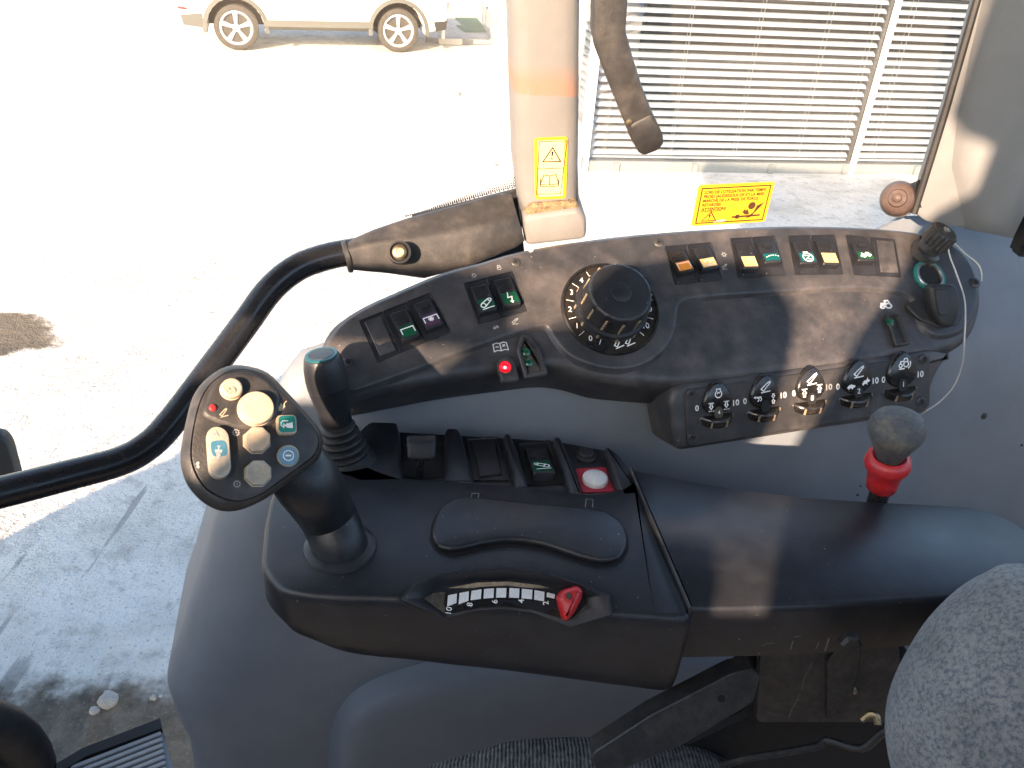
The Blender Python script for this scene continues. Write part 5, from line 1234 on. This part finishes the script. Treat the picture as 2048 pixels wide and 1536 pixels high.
# ------------------------------------------------------------------ seat
seat = empty('operator_seat', at(1500, 1700, .8), 'blue grey fabric operator seat with rounded backrest', 'seat')
PSb = Plane(at(1950, 1380, .60), (-ray(1950, 1380)+V((-.10, .0, .12))).normalized())
sb = [(2048, 1112), (1987, 1131), (1925, 1168), (1862, 1230), (1813, 1305), (1780, 1376), (1767, 1440), (1769, 1505), (1790, 1590), (1850, 1680), (2000, 1740), (2250, 1740), (2420, 1600), (2420, 1250), (2250, 1130)]
sb = [(x-22, y-20) for x, y in sb]
sbu = ccw([tuple(q) for q in smooth(px(PSb, sb), 5)])
cu_, cv_ = PSb.uv(2110, 1440)
rings = []
for k_, h_ in [(.86, -.14), (.97, -.10), (1.0, -.06)]+[(math.cos(math.pi/2*k/9*.97), -.06+.075*math.sin(math.pi/2*k/9*.97)) for k in range(1, 10)]:
    rings.append([PSb.w(cu_+(a-cu_)*k_, cv_+(b-cv_)*k_, h_) for a, b in sbu])
loft('backrest', rings, 'seat_fabric', seat, smooth=80)
PSc = Plane(at(1200, 1500, .74), (0, -.45, .9))
cq = [(760, 1580), (851, 1536), (948, 1507), (1018, 1485), (1101, 1476), (1200, 1475), (1299, 1476), (1409, 1487), (1466, 1508), (1500, 1540), (1540, 1640), (1500, 1850), (1100, 1950), (780, 1850), (700, 1680)]
cq = [(x, y-26) for x, y in cq]
cu = ccw([tuple(q) for q in smooth(px(PSc, cq), 5)])
prof = [(.02, -.10), (0, -.07)]
for k in range(1, 8):
    a = math.pi/2*k/7; prof.append((.06*(1-math.cos(a)), -.07+.055*math.sin(a)))
prism('cushion', PSc, cu, prof, 'knit_fabric', seat, smooth=80)

# ------------------------------------------------------------------ red collared lever
lb = at(1752, 1012, .80); ltp = at(1797, 846, .745); la = (ltp-lb).normalized(); LL = (ltp-lb).length; sl_ = .76/FPX
hv = empty('hand_lever', lb-la*.05, 'grey knobbed hand lever with bright red collar behind the arm pad', 'lever')
tube('shaft', [lb-la*.08, lb+la*LL*.7], [.0085, .0085], 'gloss_black', hv, sm=1, seg=16)
def L_(r): return r*sl_
c0 = LL*.22
lathe('red_collar', lb, la, [(L_(18), c0), (L_(27), c0+.002), (L_(29), c0+.012), (L_(31), c0+.020), (L_(38), c0+.024), (L_(41), c0+.029), (L_(38), c0+.035), (L_(30), c0+.037), (L_(24), c0+.034), (L_(17), c0+.033)], 'red_plastic', hv, 36, smooth=60)
k0 = LL*.60
lathe('knob', lb, la, [(L_(15), k0-.006), (L_(22), k0), (L_(34), k0+(LL-k0)*.35), (L_(46), k0+(LL-k0)*.66), (L_(49.5), k0+(LL-k0)*.84), (L_(47), LL-.001), (L_(43), LL+.003), (L_(41.5), LL+.003), (L_(40), LL+.0045), (L_(24), LL+.008), (0, LL+.0095)], 'knob_grey', hv, 40, smooth=60)

# ================================================================== REST OF THE TRACTOR (out of the frame, it shades the cab and the yard; left-side blockers are added)
ZC = CAMP.z
prism('cab_roof', Plane((0, 0, ZC+.68), (0, 0, 1)), [(-1.0, -.78), (1.2, -.78), (1.3, 1.2), (-1.1, 1.2)], [(0, 0), (0, .12), (.05, .2)], 'grey_trim', None, label='grey cab roof above the driver place', cat='roof')
PLS = Plane((0, -.60, ZC), (0, 1, 0))                        # plane of the added sun blockers, behind the camera
LSu = V((1, 0, 0)); 
def lside(name, pts, th, m, label=None, cat=None, parent=None):
    P = [V((x, -.60, ZC+z)) for x, z in pts]
    return loft(name, [P, [p-V((0, th, 0)) for p in P]], m, parent, label=label, cat=cat, smooth=20)
lside('pillar_blocker', [(-.195, -1.3), (-.195, .06), (-.178, .14), (-.165, .20), (-.140, .26), (-.128, .30), (-.118, .345), (-.085, .37), (-.085, .43), (-.135, .45), (-.135, .68), (.30, .68), (.30, -1.3)], .05, 'grey_trim', 'added unseen grey blocker with its edge cut to shape the sun patches', 'pillar')  # added blocker, outline cut to set the edge of the sun patches
dr = empty('left_blockers', V((-.6, -.64, ZC-1.2)), 'added unseen sun blockers on the left side: notched panel, bar and rounded shape', 'door')  # parent of the invented sun blockers on the left side
lside('low_blocker', [(-1.85, -1.25), (-1.85, .10), (-.565, .10), (-.51, .19), (-.43, .195), (-.42, .07), (-.33, .058), (-.322, .034), (-.25, .030), (-.243, -.008), (-.19, -.008), (-.19, -1.25)], .04, 'grey_trim', parent=dr)  # added blocker, notched so that only chosen slits of sun pass
lside('bar_blocker', [(-1.25, .185), (-1.25, .235), (-.515, .245), (-.505, .215), (-.515, .180)], .03, 'matte_black', parent=dr)  # invented bar, keeps the sun off the left switches
mr_ = [(-.34+.095*math.copysign(abs(math.cos(a))**.6, math.cos(a)), .166+.108*math.copysign(abs(math.sin(a))**.6, math.sin(a))) for a in [2*math.pi*k/28 for k in range(28)]]
mr_ = [(x+(.03 if x < -.34 and z > .2 else 0)*0, z) for x, z in mr_]
lside('rounded_blocker', mr_, .05, 'matte_black', parent=dr)  # invented rounded shape, shades the middle of the switch console
hood = empty('engine_hood', V((-2.0, 0, 1.0)), 'long tractor engine hood ahead of the cab', 'hood')
hc = V((-3.11, .30, 0))
boxm('cover', hc+T*1.15-B_*.40+ZZ*1.5, T*1.15, B_*.40, ZZ*.52, 'rubber', hood, .06)
for (a_, b_) in ((.55, .25), (.55, -1.05)):
    lathe('front_wheel', hc+T*a_+B_*b_+ZZ*.62, B_, [(.3, -.2), (.56, -.2), (.62, -.14), (.62, .14), (.56, .2), (.3, .2)], 'tyre', hood, 36)

bw = empty('cab_rear_wall', V((1.25, .2, ZC-1.3)), 'grey rear cab wall below the back window', 'cab wall')
boxm('panel', V((1.28, .2, ZC-.75)), V((.02, 0, 0)), V((0, 1.0, 0)), V((0, 0, .55)), 'grey_trim', bw, .005)
fb = empty('dashboard', V((-1.0, .1, ZC-1.3)), 'dark dashboard cowl ahead of the steering wheel', 'dashboard')
boxm('cowl', V((-1.12, -.05, ZC-.85)), V((.12, 0, 0)), V((0, .45, 0)), V((0, 0, .45)), 'black_plastic', fb, .05)

lside('quarter_blocker', [(.302, -1.3), (.302, .02), (1.26, .02), (1.26, -1.3)], .05, 'grey_trim', 'added unseen grey panel cutting the light from behind the camera', 'panel')  # added to cut stray light reaching the armrest front
